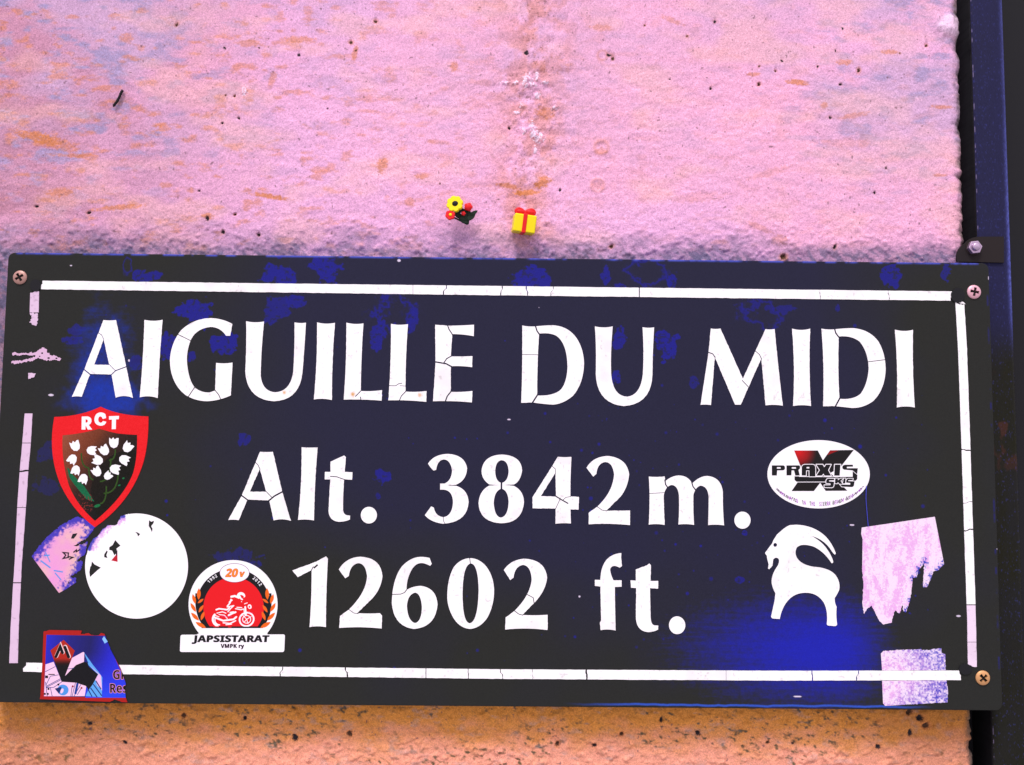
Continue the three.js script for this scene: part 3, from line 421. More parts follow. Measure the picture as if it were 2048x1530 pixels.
{ // big round white sticker, its top left torn
  const v = { x: 40, y: 1010, k: 360 / 2048 }, w = 2048, h = 1422;
  const t = thing('round_sticker', 'large blank round white sticker with torn upper left edge and small holes', 'sticker', base(273, 1237));
  const pts = [], cx = 1328, cy = 694;
  for (let i = 0; i < 100; i++) {
    const a = i / 100 * 6.28319, deg = a * 180 / Math.PI; let r = 1;
    if (deg > 214 && deg < 236) r = 0.93 + 0.05 * fbm(i * 1.7, 3, 2); else if (deg >= 236 && deg < 252) r = 0.955 - 0.1 * smooth(236, 239, deg) * smooth(252, 243, deg) + 0.03 * noise(i * 2.1, 8); else if (deg >= 194 && deg < 214) r = 0.985 + 0.02 * noise(i * 3, 1);
    pts.push([v.x + v.k * (cx + 585 * r * Math.cos(a)), v.y + v.k * (cy + 598 * r * Math.sin(a))]);
  }
  const torn = jag(pts, Array.from({ length: 20 }, (_, i) => 53 + i), 1.1, 1.6);
  const holes = parse('M 1085,398 L 1115,430 L 1145,462 L 1100,495 L 1108,530 L 1075,575 L 1050,520 L 1015,510 L 1018,480 L 1055,455 Z M 990,515 L 1000,530 L 985,570 L 998,604 L 960,595 L 958,565 Z M 820,640 L 850,675 L 922,712 L 880,745 L 798,820 L 790,765 L 800,705 L 812,690 Z M 1470,172 L 1495,190 L 1526,178 L 1522,205 L 1495,240 L 1510,270 L 1503,312 L 1485,270 L 1465,240 Z M 1310,306 L 1340,312 L 1370,330 L 1345,360 L 1335,330 Z', v);
  const map = print(w, h, 0.4, (x, c) => {
    x.fillStyle = '#f1f0f1'; x.fillRect(0, 0, w, h);
    for (let i = 0; i < 900; i++) { const a = (198 + rnd() * 58) / 57.2958, r = 1 - rnd() * rnd() * 0.16; x.fillStyle = r > 0.95 ? 'rgba(70,70,170,0.35)' : 'rgba(205,150,215,0.28)'; x.beginPath(); x.ellipse(cx + 585 * r * Math.cos(a), cy + 598 * r * Math.sin(a), 8 + rnd() * 16, 4 + rnd() * 7, rnd() * 3, 0, 7); x.fill(); }
    x.fillStyle = '#b3202e'; x.beginPath(); x.moveTo(1105, 515); x.lineTo(1106, 650); x.lineTo(1035, 635); x.lineTo(1090, 570); x.fill();
    x.fillStyle = '#2a2030'; x.beginPath(); x.moveTo(1085, 560); x.lineTo(1106, 520); x.lineTo(1100, 590); x.fill();
  });
  film([torn, ...holes], mat(0xffffff, 0.5, { map }), t, 'film', v, w, h);
}
{ // scraped paper remnant left of it
  const v = { x: 40, y: 1010, k: 360 / 2048 }, w = 2048, h = 1422;
  const t = thing('paper_remnant', 'scraped pinkish paper remnant with blue pen marks, tucked under the red shield', 'sticker remnant', base(119, 1186));
  const q = jag(parse('M 135,585 L 300,370 L 480,220 L 640,135 L 720,150 L 860,250 L 800,330 L 760,380 L 610,462 L 640,470 L 770,415 L 740,560 L 690,590 L 640,640 L 715,640 L 690,740 L 570,815 L 640,830 L 640,880 L 520,960 L 445,1000 Z', v)[0], [0, 1, 2, 3, 5, 6, 7, 9, 10, 11, 12, 13, 14, 15, 16, 17], 1.7, 1.7);
  const holes = parse('M 655,320 L 600,328 L 580,380 L 610,385 L 640,350 Z M 745,212 L 725,240 L 740,238 Z M 555,865 L 545,895 L 566,890 Z', v);
  const map = print(w, h, 0.4, (x, c) => {
    const im = x.createImageData(c.width, c.height), k = 0.4; const edge = [[135, 585], [300, 370], [480, 220], [640, 135], [720, 150], [860, 250], [770, 415], [740, 560], [690, 740], [640, 880], [520, 960]];
    const seg = (px, py, a, b) => { const dx = b[0] - a[0], dy = b[1] - a[1], f = clamp(((px - a[0]) * dx + (py - a[1]) * dy) / (dx * dx + dy * dy)); return Math.hypot(px - a[0] - dx * f, py - a[1] - dy * f); };
    for (let j = 0; j < c.height; j++) for (let i = 0; i < c.width; i++) {
      const px = i / k, py = j / k, o = (j * c.width + i) * 4; if (px > 950 || py < 80) { im.data[o + 3] = 255; continue; }
      let d = 1e9; for (let s = 0; s < edge.length - 1; s++) d = Math.min(d, seg(px, py, edge[s], edge[s + 1]));
      const n = fbm(px * 0.035, py * 0.035, 4), f = smooth(20, 110, d + (n - 0.5) * 190), wm = fbm(px * 0.008, py * 0.008, 2), g = hash(i, j) * 14;
      im.data[o] = 62 + f * 152 + g; im.data[o + 1] = 52 + f * (88 + wm * 40) + g; im.data[o + 2] = 165 + f * (35 - wm * 40) + g; im.data[o + 3] = 255;
    }
    x.putImageData(im, 0, 0);
    x.strokeStyle = 'rgba(70,140,215,0.8)'; x.lineCap = 'round'; x.lineWidth = 22; for (const l of [[240, 640, 340, 715], [390, 750, 480, 765], [280, 580, 330, 575], [400, 780, 460, 850], [290, 540, 340, 650]]) { x.lineWidth = 10 + rnd() * 14; x.beginPath(); x.moveTo(l[0], l[1]); x.lineTo(l[2], l[3]); x.stroke(); }
    x.strokeStyle = '#241c26'; x.lineWidth = 14; x.beginPath(); x.moveTo(550, 600); x.lineTo(490, 612); x.lineTo(520, 575); x.lineTo(490, 545); x.lineTo(550, 550); x.lineTo(545, 590); x.lineTo(600, 600); x.lineTo(560, 620); x.stroke();
    x.beginPath(); x.moveTo(610, 540); x.lineTo(640, 515); x.lineTo(640, 535); x.lineTo(680, 510); x.stroke();
  });
  film([q, ...holes], mat(0xffffff, 0.8, { map }), t, 'paper', v, w, h, ZL - 0.00001, 0.0002);
}
{ // motorcycle club sticker: a badge over a name strip
  const v = { x: 350, y: 1110, k: 240 / 1749 }, w = 1749, h = 1530;
  const t = thing('club_sticker', 'white round badge sticker with a motorcycle on red above a white name strip', 'sticker', base(465, 1304));
  const map = print(w, h, 0.7, (x, c) => {
    x.fillStyle = WHITE; x.fillRect(0, 0, w, h);
    x.save(); x.beginPath(); x.rect(0, 0, w, 1072); x.clip();
    x.fillStyle = INK; x.beginPath(); x.moveTo(375, 1068); x.arc(850, 735, 536, 2.62, 0.52); x.lineTo(1275, 1068); x.fill();
    x.fillStyle = RED; x.beginPath(); x.ellipse(852, 770, 438, 445, 0, 0, 7); x.save(); x.clip(); x.fillRect(0, 0, w, 1042); x.restore(); x.restore();
    x.fillStyle = WHITE; x.beginPath(); x.moveTo(290, 480); x.lineTo(362, 482); x.lineTo(300, 640); x.lineTo(292, 860); x.lineTo(390, 1068); x.lineTo(180, 1068); x.fill(); x.beginPath(); x.moveTo(1410, 480); x.lineTo(1338, 482); x.lineTo(1385, 640); x.lineTo(1390, 860); x.lineTo(1280, 1068); x.lineTo(1500, 1068); x.fill();
    x.strokeStyle = INK; x.lineWidth = 34; for (const s of [-1, 1]) { x.beginPath(); x.moveTo(850 + s * 535, 560); x.quadraticCurveTo(850 + s * 560, 900, 850 + s * 400, 1050); x.stroke(); }
    const leaf = (a, b, cc, d) => { const L = Math.hypot(cc - a, d - b), nx = -(d - b) / L * L * 0.33, ny = (cc - a) / L * L * 0.33, mx = (a + cc) / 2, my = (b + d) / 2; x.beginPath(); x.moveTo(a, b); x.quadraticCurveTo(mx + nx, my + ny, cc, d); x.quadraticCurveTo(mx - nx, my - ny, a, b); x.fill(); };
    x.fillStyle = '#e0641e';
    for (const l of [[345, 655, 350, 485], [300, 715, 258, 572], [330, 705, 418, 640], [305, 832, 228, 702], [345, 840, 415, 730], [350, 958, 235, 842], [378, 955, 425, 825], [450, 1064, 300, 980]]) { leaf(...l); leaf(1688 - l[0], l[1], 1688 - l[2], l[3]); }
    // motorcycle and rider
    x.strokeStyle = WHITE; x.fillStyle = WHITE; x.lineCap = 'round'; x.lineJoin = 'round';
    const S2 = (lw, ...p) => { x.lineWidth = lw; x.beginPath(); x.moveTo(p[0], p[1]); for (let i = 2; i < p.length; i += 2) x.lineTo(p[i], p[i + 1]); x.stroke(); };
    x.lineWidth = 24; x.beginPath(); x.ellipse(1040, 940, 104, 96, -0.5, 0, 7); x.stroke(); x.lineWidth = 12; x.beginPath(); x.ellipse(1040, 940, 58, 56, 0, 0, 7); x.stroke(); S2(11, 1040, 940, 985, 880); S2(11, 1040, 940, 1105, 900); S2(11, 1040, 940, 1060, 1000); S2(11, 1040, 940, 1000, 985);
    x.lineWidth = 30; x.beginPath(); x.arc(650, 940, 100, 1.9, 3.9); x.stroke(); x.lineWidth = 16; x.beginPath(); x.arc(650, 950, 70, 1.6, 3.4); x.stroke();
    S2(26, 1020, 760, 1030, 880); S2(12, 1000, 790, 1010, 870); S2(26, 560, 905, 700, 960, 850, 940, 890, 905); S2(18, 700, 990, 800, 1000, 880, 960); S2(14, 740, 1018, 820, 1010); S2(22, 600, 800, 640, 785, 760, 800, 790, 770); S2(14, 610, 850, 690, 830, 740, 850);
    S2(26, 780, 880, 840, 850, 880, 835); S2(16, 800, 840, 850, 830); S2(16, 880, 785, 960, 800, 990, 790); S2(14, 900, 765, 970, 770); S2(12, 640, 870, 720, 880, 760, 930); S2(12, 580, 880, 640, 905); S2(20, 760, 750, 800, 700, 815, 650); S2(16, 760, 760, 855, 740, 810, 780, 770, 830); S2(30, 820, 610, 870, 600, 930, 625); S2(18, 790, 690, 830, 660);
    x.lineWidth = 40; x.beginPath(); x.arc(960, 605, 42, 3.3, 6.2); x.stroke(); S2(22, 940, 600, 960, 640, 978, 650); x.beginPath(); x.ellipse(1085, 755, 28, 34, -0.3, 0, 7); x.fill(); S2(12, 1010, 715, 1050, 700); S2(10, 965, 680, 970, 685);
    x.fillStyle = RED; x.beginPath(); x.ellipse(980, 605, 22, 14, 0.5, 0, 7); x.fill(); x.beginPath(); x.ellipse(1082, 758, 12, 15, -0.3, 0, 7); x.fill();
    x.strokeStyle = 'rgba(225,80,190,0.55)'; S2(7, 680, 900, 820, 900); S2(7, 950, 900, 990, 1000); S2(6, 760, 820, 700, 800); S2(6, 1060, 840, 1130, 850);
    x.fillStyle = INK; x.fillRect(480, 1046, 720, 12); x.fillStyle = RED; x.fillRect(560, 1040, 80, 14); x.fillRect(770, 1044, 50, 14);
    // top oval
    x.fillStyle = WHITE; x.strokeStyle = '#5a2050'; x.lineWidth = 6; x.beginPath(); x.ellipse(868, 262, 214, 138, 0, 0, 7); x.fill(); x.stroke();
    const txt = (s, font, fill, cx, cy, sx, a = 0) => { x.save(); x.translate(cx, cy); x.rotate(a); x.scale(sx, 1); x.font = font; x.textAlign = 'center'; x.textBaseline = 'middle'; x.fillStyle = fill; x.fillText(s, 0, 0); x.restore(); };
    x.save(); x.translate(878, 262); x.transform(1, 0, -0.2, 1, 0, 0); x.textAlign = 'center'; x.textBaseline = 'middle'; x.font = 'bold 160px sans-serif'; x.lineWidth = 12; x.strokeStyle = '#c42a18'; x.strokeText('20', -48, 0); x.fillStyle = '#e58a30'; x.fillText('20', -48, 0); x.font = 'bold 124px sans-serif'; x.strokeText('v', 100, 12); x.fillText('v', 100, 12); x.restore();
    '1992'.split('').forEach((s, i) => { const a = -2.37 + i * 0.088; txt(s, 'bold 62px sans-serif', WHITE, 850 + 497 * Math.cos(a), 735 + 497 * Math.sin(a), 0.95, a + 1.57); });
    '2012'.split('').forEach((s, i) => { const a = -0.92 + i * 0.088; txt(s, 'bold 62px sans-serif', WHITE, 850 + 497 * Math.cos(a), 735 + 497 * Math.sin(a), 0.95, a + 1.57); });
    x.save(); x.translate(818, 1222); x.transform(1, 0, -0.1, 1, 0, 0); x.font = 'bold 128px sans-serif'; x.textAlign = 'center'; x.textBaseline = 'middle'; const tw = x.measureText('JAPSISTARAT').width; x.scale(1090 / tw, 1); x.fillStyle = INK; x.fillText('JAPSISTARAT', 0, 0); x.strokeStyle = INK; x.lineWidth = 9; x.strokeText('JAPSISTARAT', 0, 0); x.restore();
    x.save(); x.translate(832, 1328); x.font = 'bold 76px sans-serif'; x.textAlign = 'center'; x.textBaseline = 'middle'; x.scale(335 / x.measureText('VMPK ry').width, 1); x.fillStyle = '#2a1426'; x.fillText('VMPK ry', 0, 0); x.strokeStyle = '#2a1426'; x.lineWidth = 5; x.strokeText('VMPK ry', 0, 0); x.restore();
  });
  const m = mat(0xffffff, 0.45, { map }), disc = [];
  for (let i = 0; i <= 60; i++) { const a = 2.44 + i / 60 * (6.28319 - 2.44 + 0.70); disc.push([v.x + v.k * (848 + 648 * Math.cos(a)), v.y + v.k * (722 + 648 * Math.sin(a))]); }
  disc.push([v.x + v.k * 1350, v.y + v.k * 1158], [v.x + v.k * 310, v.y + v.k * 1160]);
  film([disc], m, t, 'badge', v, w, h);
  film(parse('M 110,1162 L 1575,1157 Q 1604,1160 1603,1185 L 1594,1385 Q 1590,1412 1565,1413 L 100,1412 Q 74,1410 74,1385 L 82,1190 Q 84,1165 110,1162 Z', v), m, t, 'name_strip', v, w, h);
}
{ // map sticker, bottom left
  const v = { x: 40, y: 1240, k: 260 / 1989 }, w = 1989, h = 1530;
  const t = thing('map_sticker', 'torn blue mountain map sticker with red frame over the bottom border', 'sticker', base(160, 1404));
  const map = print(w, h, 0.55, (x, c) => {
    x.fillStyle = '#a31f1c'; x.fillRect(0, 0, w, h);
    const g = x.createLinearGradient(400, 0, 1600, 200); g.addColorStop(0, '#2a2ac8'); g.addColorStop(0.35, '#232376'); g.addColorStop(0.6, '#20205e'); g.addColorStop(0.85, '#2626b4'); g.addColorStop(1, '#2b30cc');
    x.fillStyle = g; x.beginPath(); x.moveTo(412, 225); x.lineTo(1310, 240); x.lineTo(1620, 980); x.lineTo(1620, 1190); x.lineTo(370, 1165); x.fill();
    const g2 = x.createLinearGradient(0, 480, 0, 1150); g2.addColorStop(0, 'rgba(40,40,205,0)'); g2.addColorStop(1, 'rgba(40,70,225,0.95)'); x.fillStyle = g2; x.fillRect(1000, 480, 620, 712);
    x.fillStyle = '#7fb8ea'; x.beginPath(); x.moveTo(1290, 245); x.lineTo(1345, 330); x.lineTo(1300, 360); x.lineTo(1260, 290); x.fill();
    x.fillStyle = '#e9c3dc'; x.beginPath(); x.moveTo(395, 680); x.lineTo(520, 640); x.lineTo(640, 940); x.lineTo(860, 940); x.lineTo(1015, 1010); x.lineTo(990, 1165); x.lineTo(372, 1165); x.fill();
    x.beginPath(); x.moveTo(800, 580); x.lineTo(970, 488); x.lineTo(988, 500); x.lineTo(980, 672); x.lineTo(850, 720); x.lineTo(690, 858); x.fill();
    x.fillStyle = '#5aa0e0'; x.beginPath(); x.moveTo(985, 500); x.lineTo(1120, 690); x.lineTo(1200, 790); x.lineTo(1260, 880); x.lineTo(1250, 1180); x.lineTo(1000, 1165); x.lineTo(1060, 1040); x.lineTo(1190, 830); x.lineTo(1050, 690); x.fill();
    x.fillStyle = '#dcb6dc'; x.beginPath(); x.moveTo(1060, 690); x.lineTo(1240, 850); x.lineTo(1255, 1080); x.lineTo(1180, 1000); x.lineTo(1150, 910); x.lineTo(1200, 830); x.fill();
    x.strokeStyle = '#20306a'; x.lineWidth = 16; for (const l of [[1160, 930, 1240, 1060], [1120, 980, 1250, 1160], [1080, 1040, 1180, 1180], [1040, 1060, 1100, 1170], [990, 540, 1040, 660]]) { x.beginPath(); x.moveTo(l[0], l[1]); x.lineTo(l[2], l[3]); x.stroke(); }
    x.fillStyle = '#17171a'; x.beginPath(); x.moveTo(985, 640); x.lineTo(1030, 650); x.lineTo(1060, 720); x.lineTo(1195, 830); x.lineTo(1160, 900); x.lineTo(1110, 990); x.lineTo(1050, 1070); x.lineTo(1010, 1010); x.lineTo(860, 960); x.lineTo(640, 945); x.lineTo(690, 860); x.lineTo(860, 690); x.fill();
    const pg = x.createLinearGradient(0, 300, 0, 700); pg.addColorStop(0, '#a82a1c'); pg.addColorStop(0.72, '#a4261c'); pg.addColorStop(0.92, '#2a1414'); pg.addColorStop(1, '#17171a'); x.fillStyle = pg; x.beginPath(); x.moveTo(672, 303); x.lineTo(842, 470); x.lineTo(690, 860); x.lineTo(640, 945); x.lineTo(470, 465); x.fill();
    x.strokeStyle = '#e8c8c8'; x.lineCap = 'round'; x.lineWidth = 58; const M = () => { x.beginPath(); x.moveTo(555, 560); x.lineTo(620, 410); x.lineTo(655, 500); x.moveTo(692, 415); x.lineTo(748, 565); x.stroke(); }; x.save(); x.translate(6, -6); M(); x.restore(); x.strokeStyle = '#17171a'; x.lineWidth = 44; M();
    x.strokeStyle = '#2c3c78'; x.lineWidth = 9; for (const l of [[395, 790, 540, 715], [400, 1000, 470, 860, 590, 840], [405, 1015, 620, 900], [410, 1030, 630, 915], [410, 1035, 520, 1030, 640, 950], [470, 1040, 495, 1160], [850, 960, 800, 1160], [930, 990, 830, 1160], [940, 1040, 880, 1140], [800, 1010, 780, 1160], [395, 950, 420, 1160], [740, 750, 830, 735]]) { x.beginPath(); x.moveTo(l[0], l[1]); for (let i = 2; i < l.length; i += 2) x.lineTo(l[i], l[i + 1]); x.stroke(); }
    x.strokeStyle = '#1c3c90'; x.lineWidth = 34; x.beginPath(); x.moveTo(880, 980); x.lineTo(850, 1120); x.stroke();
    x.fillStyle = '#4a8fd6'; x.beginPath(); x.ellipse(660, 1070, 85, 82, 0, 0, 7); x.fill(); x.fillStyle = '#1c2c60'; x.beginPath(); x.moveTo(535, 1050); x.lineTo(640, 1020); x.lineTo(620, 1090); x.lineTo(600, 1130); x.fill(); x.fillStyle = '#e9c3dc'; x.beginPath(); x.ellipse(645, 1085, 22, 40, 0.4, 0, 7); x.fill();
    x.fillStyle = '#1b1b22'; x.fillRect(390, 850, 44, 40); x.fillRect(440, 826, 96, 14); for (const l of [[590, 988], [440, 1055], [430, 1130], [385, 1130]]) { x.beginPath(); x.arc(l[0], l[1], 16, 0, 7); x.fill(); } x.fillStyle = '#8a2430'; for (const l of [[810, 1015], [942, 1040]]) { x.beginPath(); x.arc(l[0], l[1], 15, 0, 7); x.fill(); }
    x.font = 'bold 190px sans-serif'; x.textBaseline = 'alphabetic'; x.lineJoin = 'round'; for (const [s, px, py, sz] of [['Gl', 1415, 905, 190], ['Res', 1362, 1112, 190]]) { x.save(); x.translate(px, py); x.scale(0.88, 1); x.font = 'bold ' + sz + 'px sans-serif'; x.strokeStyle = '#d98a9a'; x.lineWidth = 16; x.strokeText(s, 0, 0); x.fillStyle = '#151518'; x.fillText(s, 0, 0); x.restore(); }
    x.fillStyle = '#a31f1c'; x.fillRect(300, 1190, 1400, 80); grain(x, c, 14);
  });
  const q = jag(parse('M 362,178 L 455,152 L 945,162 L 935,215 L 1050,200 L 1095,230 L 1205,235 L 1240,198 L 1295,212 L 1400,480 L 1540,740 L 1622,980 L 1600,1020 L 1620,1190 L 1645,1258 L 1560,1255 L 1450,1215 L 1380,1250 L 305,1210 L 315,1160 L 345,640 Z', v)[0], [0, 2, 3, 5, 6, 8, 10, 11, 15, 16], 1.0, 2);
  film([q], mat(0xffffff, 0.5, { map }), t, 'film', v, w, h, ZL + 0.00045, 0.00025);
}
{ // oval ski sticker
  const v = { x: 1510, y: 860, k: 260 / 2048 }, w = 2048, h = 1418;
  const t = thing('oval_sticker', 'white oval sticker with a big black X and black lettering at the right', 'sticker', base(1637, 1016));
  const map = print(w, h, 0.6, (x, c) => {
    x.fillStyle = WHITE; x.fillRect(0, 0, w, h);
    const g = x.createRadialGradient(690, 350, 20, 690, 350, 280); g.addColorStop(0, '#c01a1e'); g.addColorStop(0.5, '#8a1a1c'); g.addColorStop(1, '#1d1b1c');
    const X = new Path2D('M 612,325 L 985,325 L 1065,480 L 1178,322 L 1552,316 L 1330,600 L 1180,680 L 1445,960 L 1105,962 L 1020,835 L 920,965 L 570,965 L 760,690 Z'); x.fillStyle = g; x.fill(X);
    x.fillStyle = '#8a1a1c'; x.beginPath(); x.moveTo(1178, 324); x.lineTo(1320, 322); x.lineTo(1130, 400); x.fill();
    const G = (d, lw = 26) => { const p = new Path2D(d); x.lineJoin = 'round'; x.strokeStyle = WHITE; x.lineWidth = lw; x.stroke(p); x.fillStyle = INK; x.fill(p, 'evenodd'); };
    G('M 690,560 L 690,740 L 1150,745 L 1530,740 L 1530,640 L 1610,605 L 1600,780 L 1560,815 L 650,818 L 618,790 L 618,690 Z', 20);
    G('M 262,560 L 440,560 Q 468,565 468,595 L 468,610 Q 460,638 430,638 L 345,640 L 340,720 L 262,720 Z M 342,588 L 400,588 L 400,612 L 342,612 Z');
    G('M 492,560 L 690,560 Q 705,565 705,590 Q 705,620 680,630 L 700,720 L 630,720 L 610,640 L 572,640 L 568,718 L 492,718 Z M 575,588 L 640,588 L 640,612 L 575,612 Z');
    G('M 730,720 L 732,590 Q 740,550 790,548 L 900,548 Q 945,552 945,600 L 945,735 L 850,735 L 850,640 L 800,640 L 798,720 Z M 808,585 L 850,585 L 850,608 L 808,608 Z', 22);
    G('M 960,548 L 1060,548 L 1085,590 L 1115,548 L 1190,548 L 1145,635 L 1190,722 L 1090,722 L 1072,690 L 1045,722 L 960,722 L 1015,635 Z', 24); G('M 1250,548 L 1340,548 L 1325,722 L 1240,722 Z', 24);
    G('M 1535,550 L 1535,580 L 1440,582 L 1440,605 L 1612,606 L 1600,700 L 1530,640 L 1400,628 Q 1368,620 1368,590 Q 1372,552 1420,550 Z', 16);
    G('M 1240,770 L 1240,795 L 1160,798 L 1160,812 L 1240,818 L 1230,880 Q 1225,905 1195,908 L 1085,905 L 1085,872 L 1180,872 L 1180,845 L 1115,840 Q 1105,790 1140,768 Z', 22); G('M 1255,765 L 1300,765 L 1298,795 L 1340,765 L 1385,765 L 1340,805 L 1400,895 L 1350,880 L 1296,825 L 1290,845 L 1250,845 Z', 18); G('M 1390,765 L 1420,765 L 1412,845 L 1372,845 Z', 18);
    G('M 1535,768 L 1530,792 L 1460,795 L 1460,808 L 1560,812 L 1550,870 Q 1545,900 1510,902 L 1360,895 L 1330,862 L 1490,865 L 1490,838 L 1425,832 Q 1425,775 1460,768 Z', 18);
    const s = 'HANDCRAFTED  IN  THE  SIERRA NEVADA MOUNTAINS'; x.textAlign = 'center'; x.textBaseline = 'middle'; x.font = 'bold 92px sans-serif';
    for (let i = 0; i < s.length; i++) { const u = i / (s.length - 1), X0 = 355 + u * 1320, a = Math.acos(clamp((X0 - 1000) / 762, -1, 1)), Y0 = 690 + 480 * Math.sin(a); x.save(); x.translate(X0, Y0); x.rotate(Math.atan2(480 * Math.cos(a) * -1, -762 * Math.sin(a)) + Math.PI); x.scale(0.5, 1); x.fillStyle = ['#3a2040', '#7a2a98', '#9a3ab0', '#2a1a30'][(i * 7) % 4]; x.fillText(s[i], 0, 0); x.restore(); }
  });
  film(parse(ellipse(1000, 697, 806, 538, 72), v), mat(0xffffff, 0.4, { map }), t, 'film', v, w, h);
}
{ // goat
  const v = { x: 1500, y: 1020, k: 240 / 1469 };
  const t = thing('goat_sticker', 'white cut-out goat sticker with long curved horns below the oval sticker', 'sticker', base(1605, 1250));
  glyph(v, 'M 570,180 Q 790,190 930,330 Q 1010,420 1048,530 L 1038,545 Q 1020,540 970,460 Q 880,350 752,318 Q 870,380 935,470 Q 1000,560 1017,635 Q 1010,655 995,648 Q 900,500 770,445 Q 620,400 570,460 Q 540,520 570,580 Q 620,670 780,695 Q 960,705 1040,790 Q 1110,880 1088,980 Q 1060,1040 1035,1075 Q 1030,1130 1058,1185 Q 1048,1290 1064,1400 Q 1055,1422 1030,1420 L 955,1413 Q 935,1405 940,1385 Q 955,1230 900,1130 Q 820,1010 680,1012 Q 520,1010 430,1150 Q 380,1230 362,1333 L 275,1327 Q 255,1315 258,1300 L 300,1110 L 310,1020 Q 255,920 265,850 Q 275,770 340,680 Q 370,610 340,590 Q 310,570 282,605 L 273,680 L 232,725 L 220,715 L 227,665 L 208,590 L 205,560 L 183,530 L 190,515 L 235,455 L 270,410 L 285,370 L 330,300 L 370,265 Q 440,200 490,185 Z ' + ellipse(307, 427, 23, 24, 18), [], t, 'goat');
}
function remnantMap(w, h, k, fade, vertical) {        // scraped paper: pale pulp thinning to the blue ground
  return print(w, h, k, (x, c) => {
    const im = x.createImageData(c.width, c.height);
    for (let j = 0; j < c.height; j++) for (let i = 0; i < c.width; i++) {
      const px = i / k, py = j / k, o = (j * c.width + i) * 4, n = fbm(px * (vertical ? 0.02 : 0.03), py * (vertical ? 0.007 : 0.03), 4), n2 = fbm(px * 0.07, py * 0.07, 3);
      const f = clamp(fade(px, py, n, n2)), p = smooth(0.42, 0.66, n * 0.55 + n2 * 0.45), g = (hash(i, j) - 0.5) * 18;
      const a = [228 - p * 8, 212 - p * 42, 228 - p * 8], b = [70, 72, 176];
      for (let q = 0; q < 3; q++) im.data[o + q] = clamp(b[q] + (a[q] - b[q]) * f + g, 0, 255); im.data[o + 3] = 255;
    }
    x.putImageData(im, 0, 0);
  });
}
{ // big torn paper remnant on the right
  const v = { x: 1680, y: 1010, k: 368 / 2040 }, w = 2040, h = 1530;
  const t = thing('paper_remnant', 'large torn whitish paper remnant with ragged lower edge beside the goat', 'sticker remnant', base(1770, 1248));
  const poly = 'M 240,250 L 1050,130 L 1153,655 L 1085,725 L 1035,735 L 1010,810 L 965,910 L 920,912 L 925,780 L 935,640 L 870,720 L 850,800 L 805,810 L 790,960 L 775,1060 L 730,1190 L 705,1180 L 690,1105 L 660,1200 L 640,1195 L 610,1165 L 585,1240 L 570,1305 L 520,1315 L 480,1325 L 440,1290 L 400,1215 L 350,1115 L 300,1150 L 265,1205 L 247,1090 L 260,900 L 245,700 L 250,380 L 234,320 Z';
  const q = jag(parse(poly, v)[0], Array.from({ length: 30 }, (_, i) => i + 2), 0.9, 1.8), E = [[1153, 655], [1085, 725], [1010, 810], [945, 910], [925, 640], [870, 720], [805, 810], [775, 1060], [720, 1190], [660, 1200]];
  const map = remnantMap(w, h, 0.4, (x, y, n, n2) => { let d = 1e9; for (const e of E) d = Math.min(d, Math.hypot((x - e[0]) * 1.2, y - e[1])); return smooth(15, 75, d + (n2 - 0.5) * 160 + 20) + (x < 700 ? 0.6 : 0); }, true);
  film([q], mat(0xffffff, 0.85, { map }), t, 'paper', v, w, h, ZL, 0.0002);
}
{ // square remnant over the bottom border
  const v = { x: 1648, y: 1270, k: 400 / 2048 }, w = 2048, h = 1331;
  const t = thing('paper_remnant', 'square scraped whitish sticker remnant across the bottom border at the lower right', 'sticker remnant', base(1830, 1411));
  const map = remnantMap(w, h, 0.5, (x, y, n, n2) => 1 - smooth(650, 1300, x + (Math.abs(y - 420) - 170) * 0.8) * 1.0 * smooth(0.25, 0.80, n2 * 0.6 + n * 0.4) - smooth(0.58, 0.80, n2) * 0.2, false);
  const up = jag(parse('M 582,190 L 610,162 L 780,152 L 980,145 L 1075,155 L 1120,140 L 1200,135 L 1205,185 L 1240,195 L 1246,360 L 594,362 Z', v)[0], [1, 2, 3, 4, 5, 6, 7, 8], 1, 2), low = jag(parse('M 594,468 L 1252,462 L 1268,560 L 1265,690 L 1050,700 L 800,715 L 625,725 L 604,700 Z', v)[0], [1, 2, 3, 4], 0.8, 2);
  const m = mat(0xffffff, 0.85, { map }); film([up], m, t, 'paper', v, w, h, ZL, 0.0002); film([low], m, t, 'paper', v, w, h, ZL, 0.0002);
}
{ // chewed scrap at the left edge
  const t = thing('paper_scrap', 'small ragged pinkish scrap stuck across the gap in the left border', 'sticker remnant', base(70, 728));
  const m = mat(new THREE.Color(0.62, 0.42, 0.58), 0.85), v = vA;
  for (const d of ['M 100,838 L 200,842 L 290,835 L 320,815 L 350,795 L 385,812 L 386,838 L 420,860 L 460,865 L 500,885 L 490,905 L 440,895 L 380,905 L 340,890 L 310,880 L 270,905 L 190,918 L 130,930 L 95,925 L 95,910 L 200,895 L 285,875 L 290,858 L 200,856 L 105,860 Z ' + ellipse(345, 842, 9, 7, 8) + ' ' + ellipse(398, 882, 12, 7, 8) + ' ' + ellipse(462, 884, 10, 6, 8) + ' ' + ellipse(325, 868, 7, 5, 8)]) add('paper', slab(parse(d, v).map((q, i) => jag(q, 'all', i ? 0.5 : 1.9, 1.5)), ZL, 0.0003), m, t);
}
{ // hair-thin thread hanging from the oval sticker
  const t = thing('thread', 'thin blue thread hanging from the oval sticker down to the torn paper', 'thread', at(1735, 1053, 0));
  const c = new THREE.CatmullRomCurve3([at(1733, 972, 0.0007), at(1732, 995, 0.0006), at(1734, 1025, 0.0006), at(1736.5, 1053, 0.0006)]);
  add('strand', new THREE.TubeGeometry(c, 20, 0.00028, 6), mat(new THREE.Color(0.06, 0.07, 0.5), 0.5), t);
}

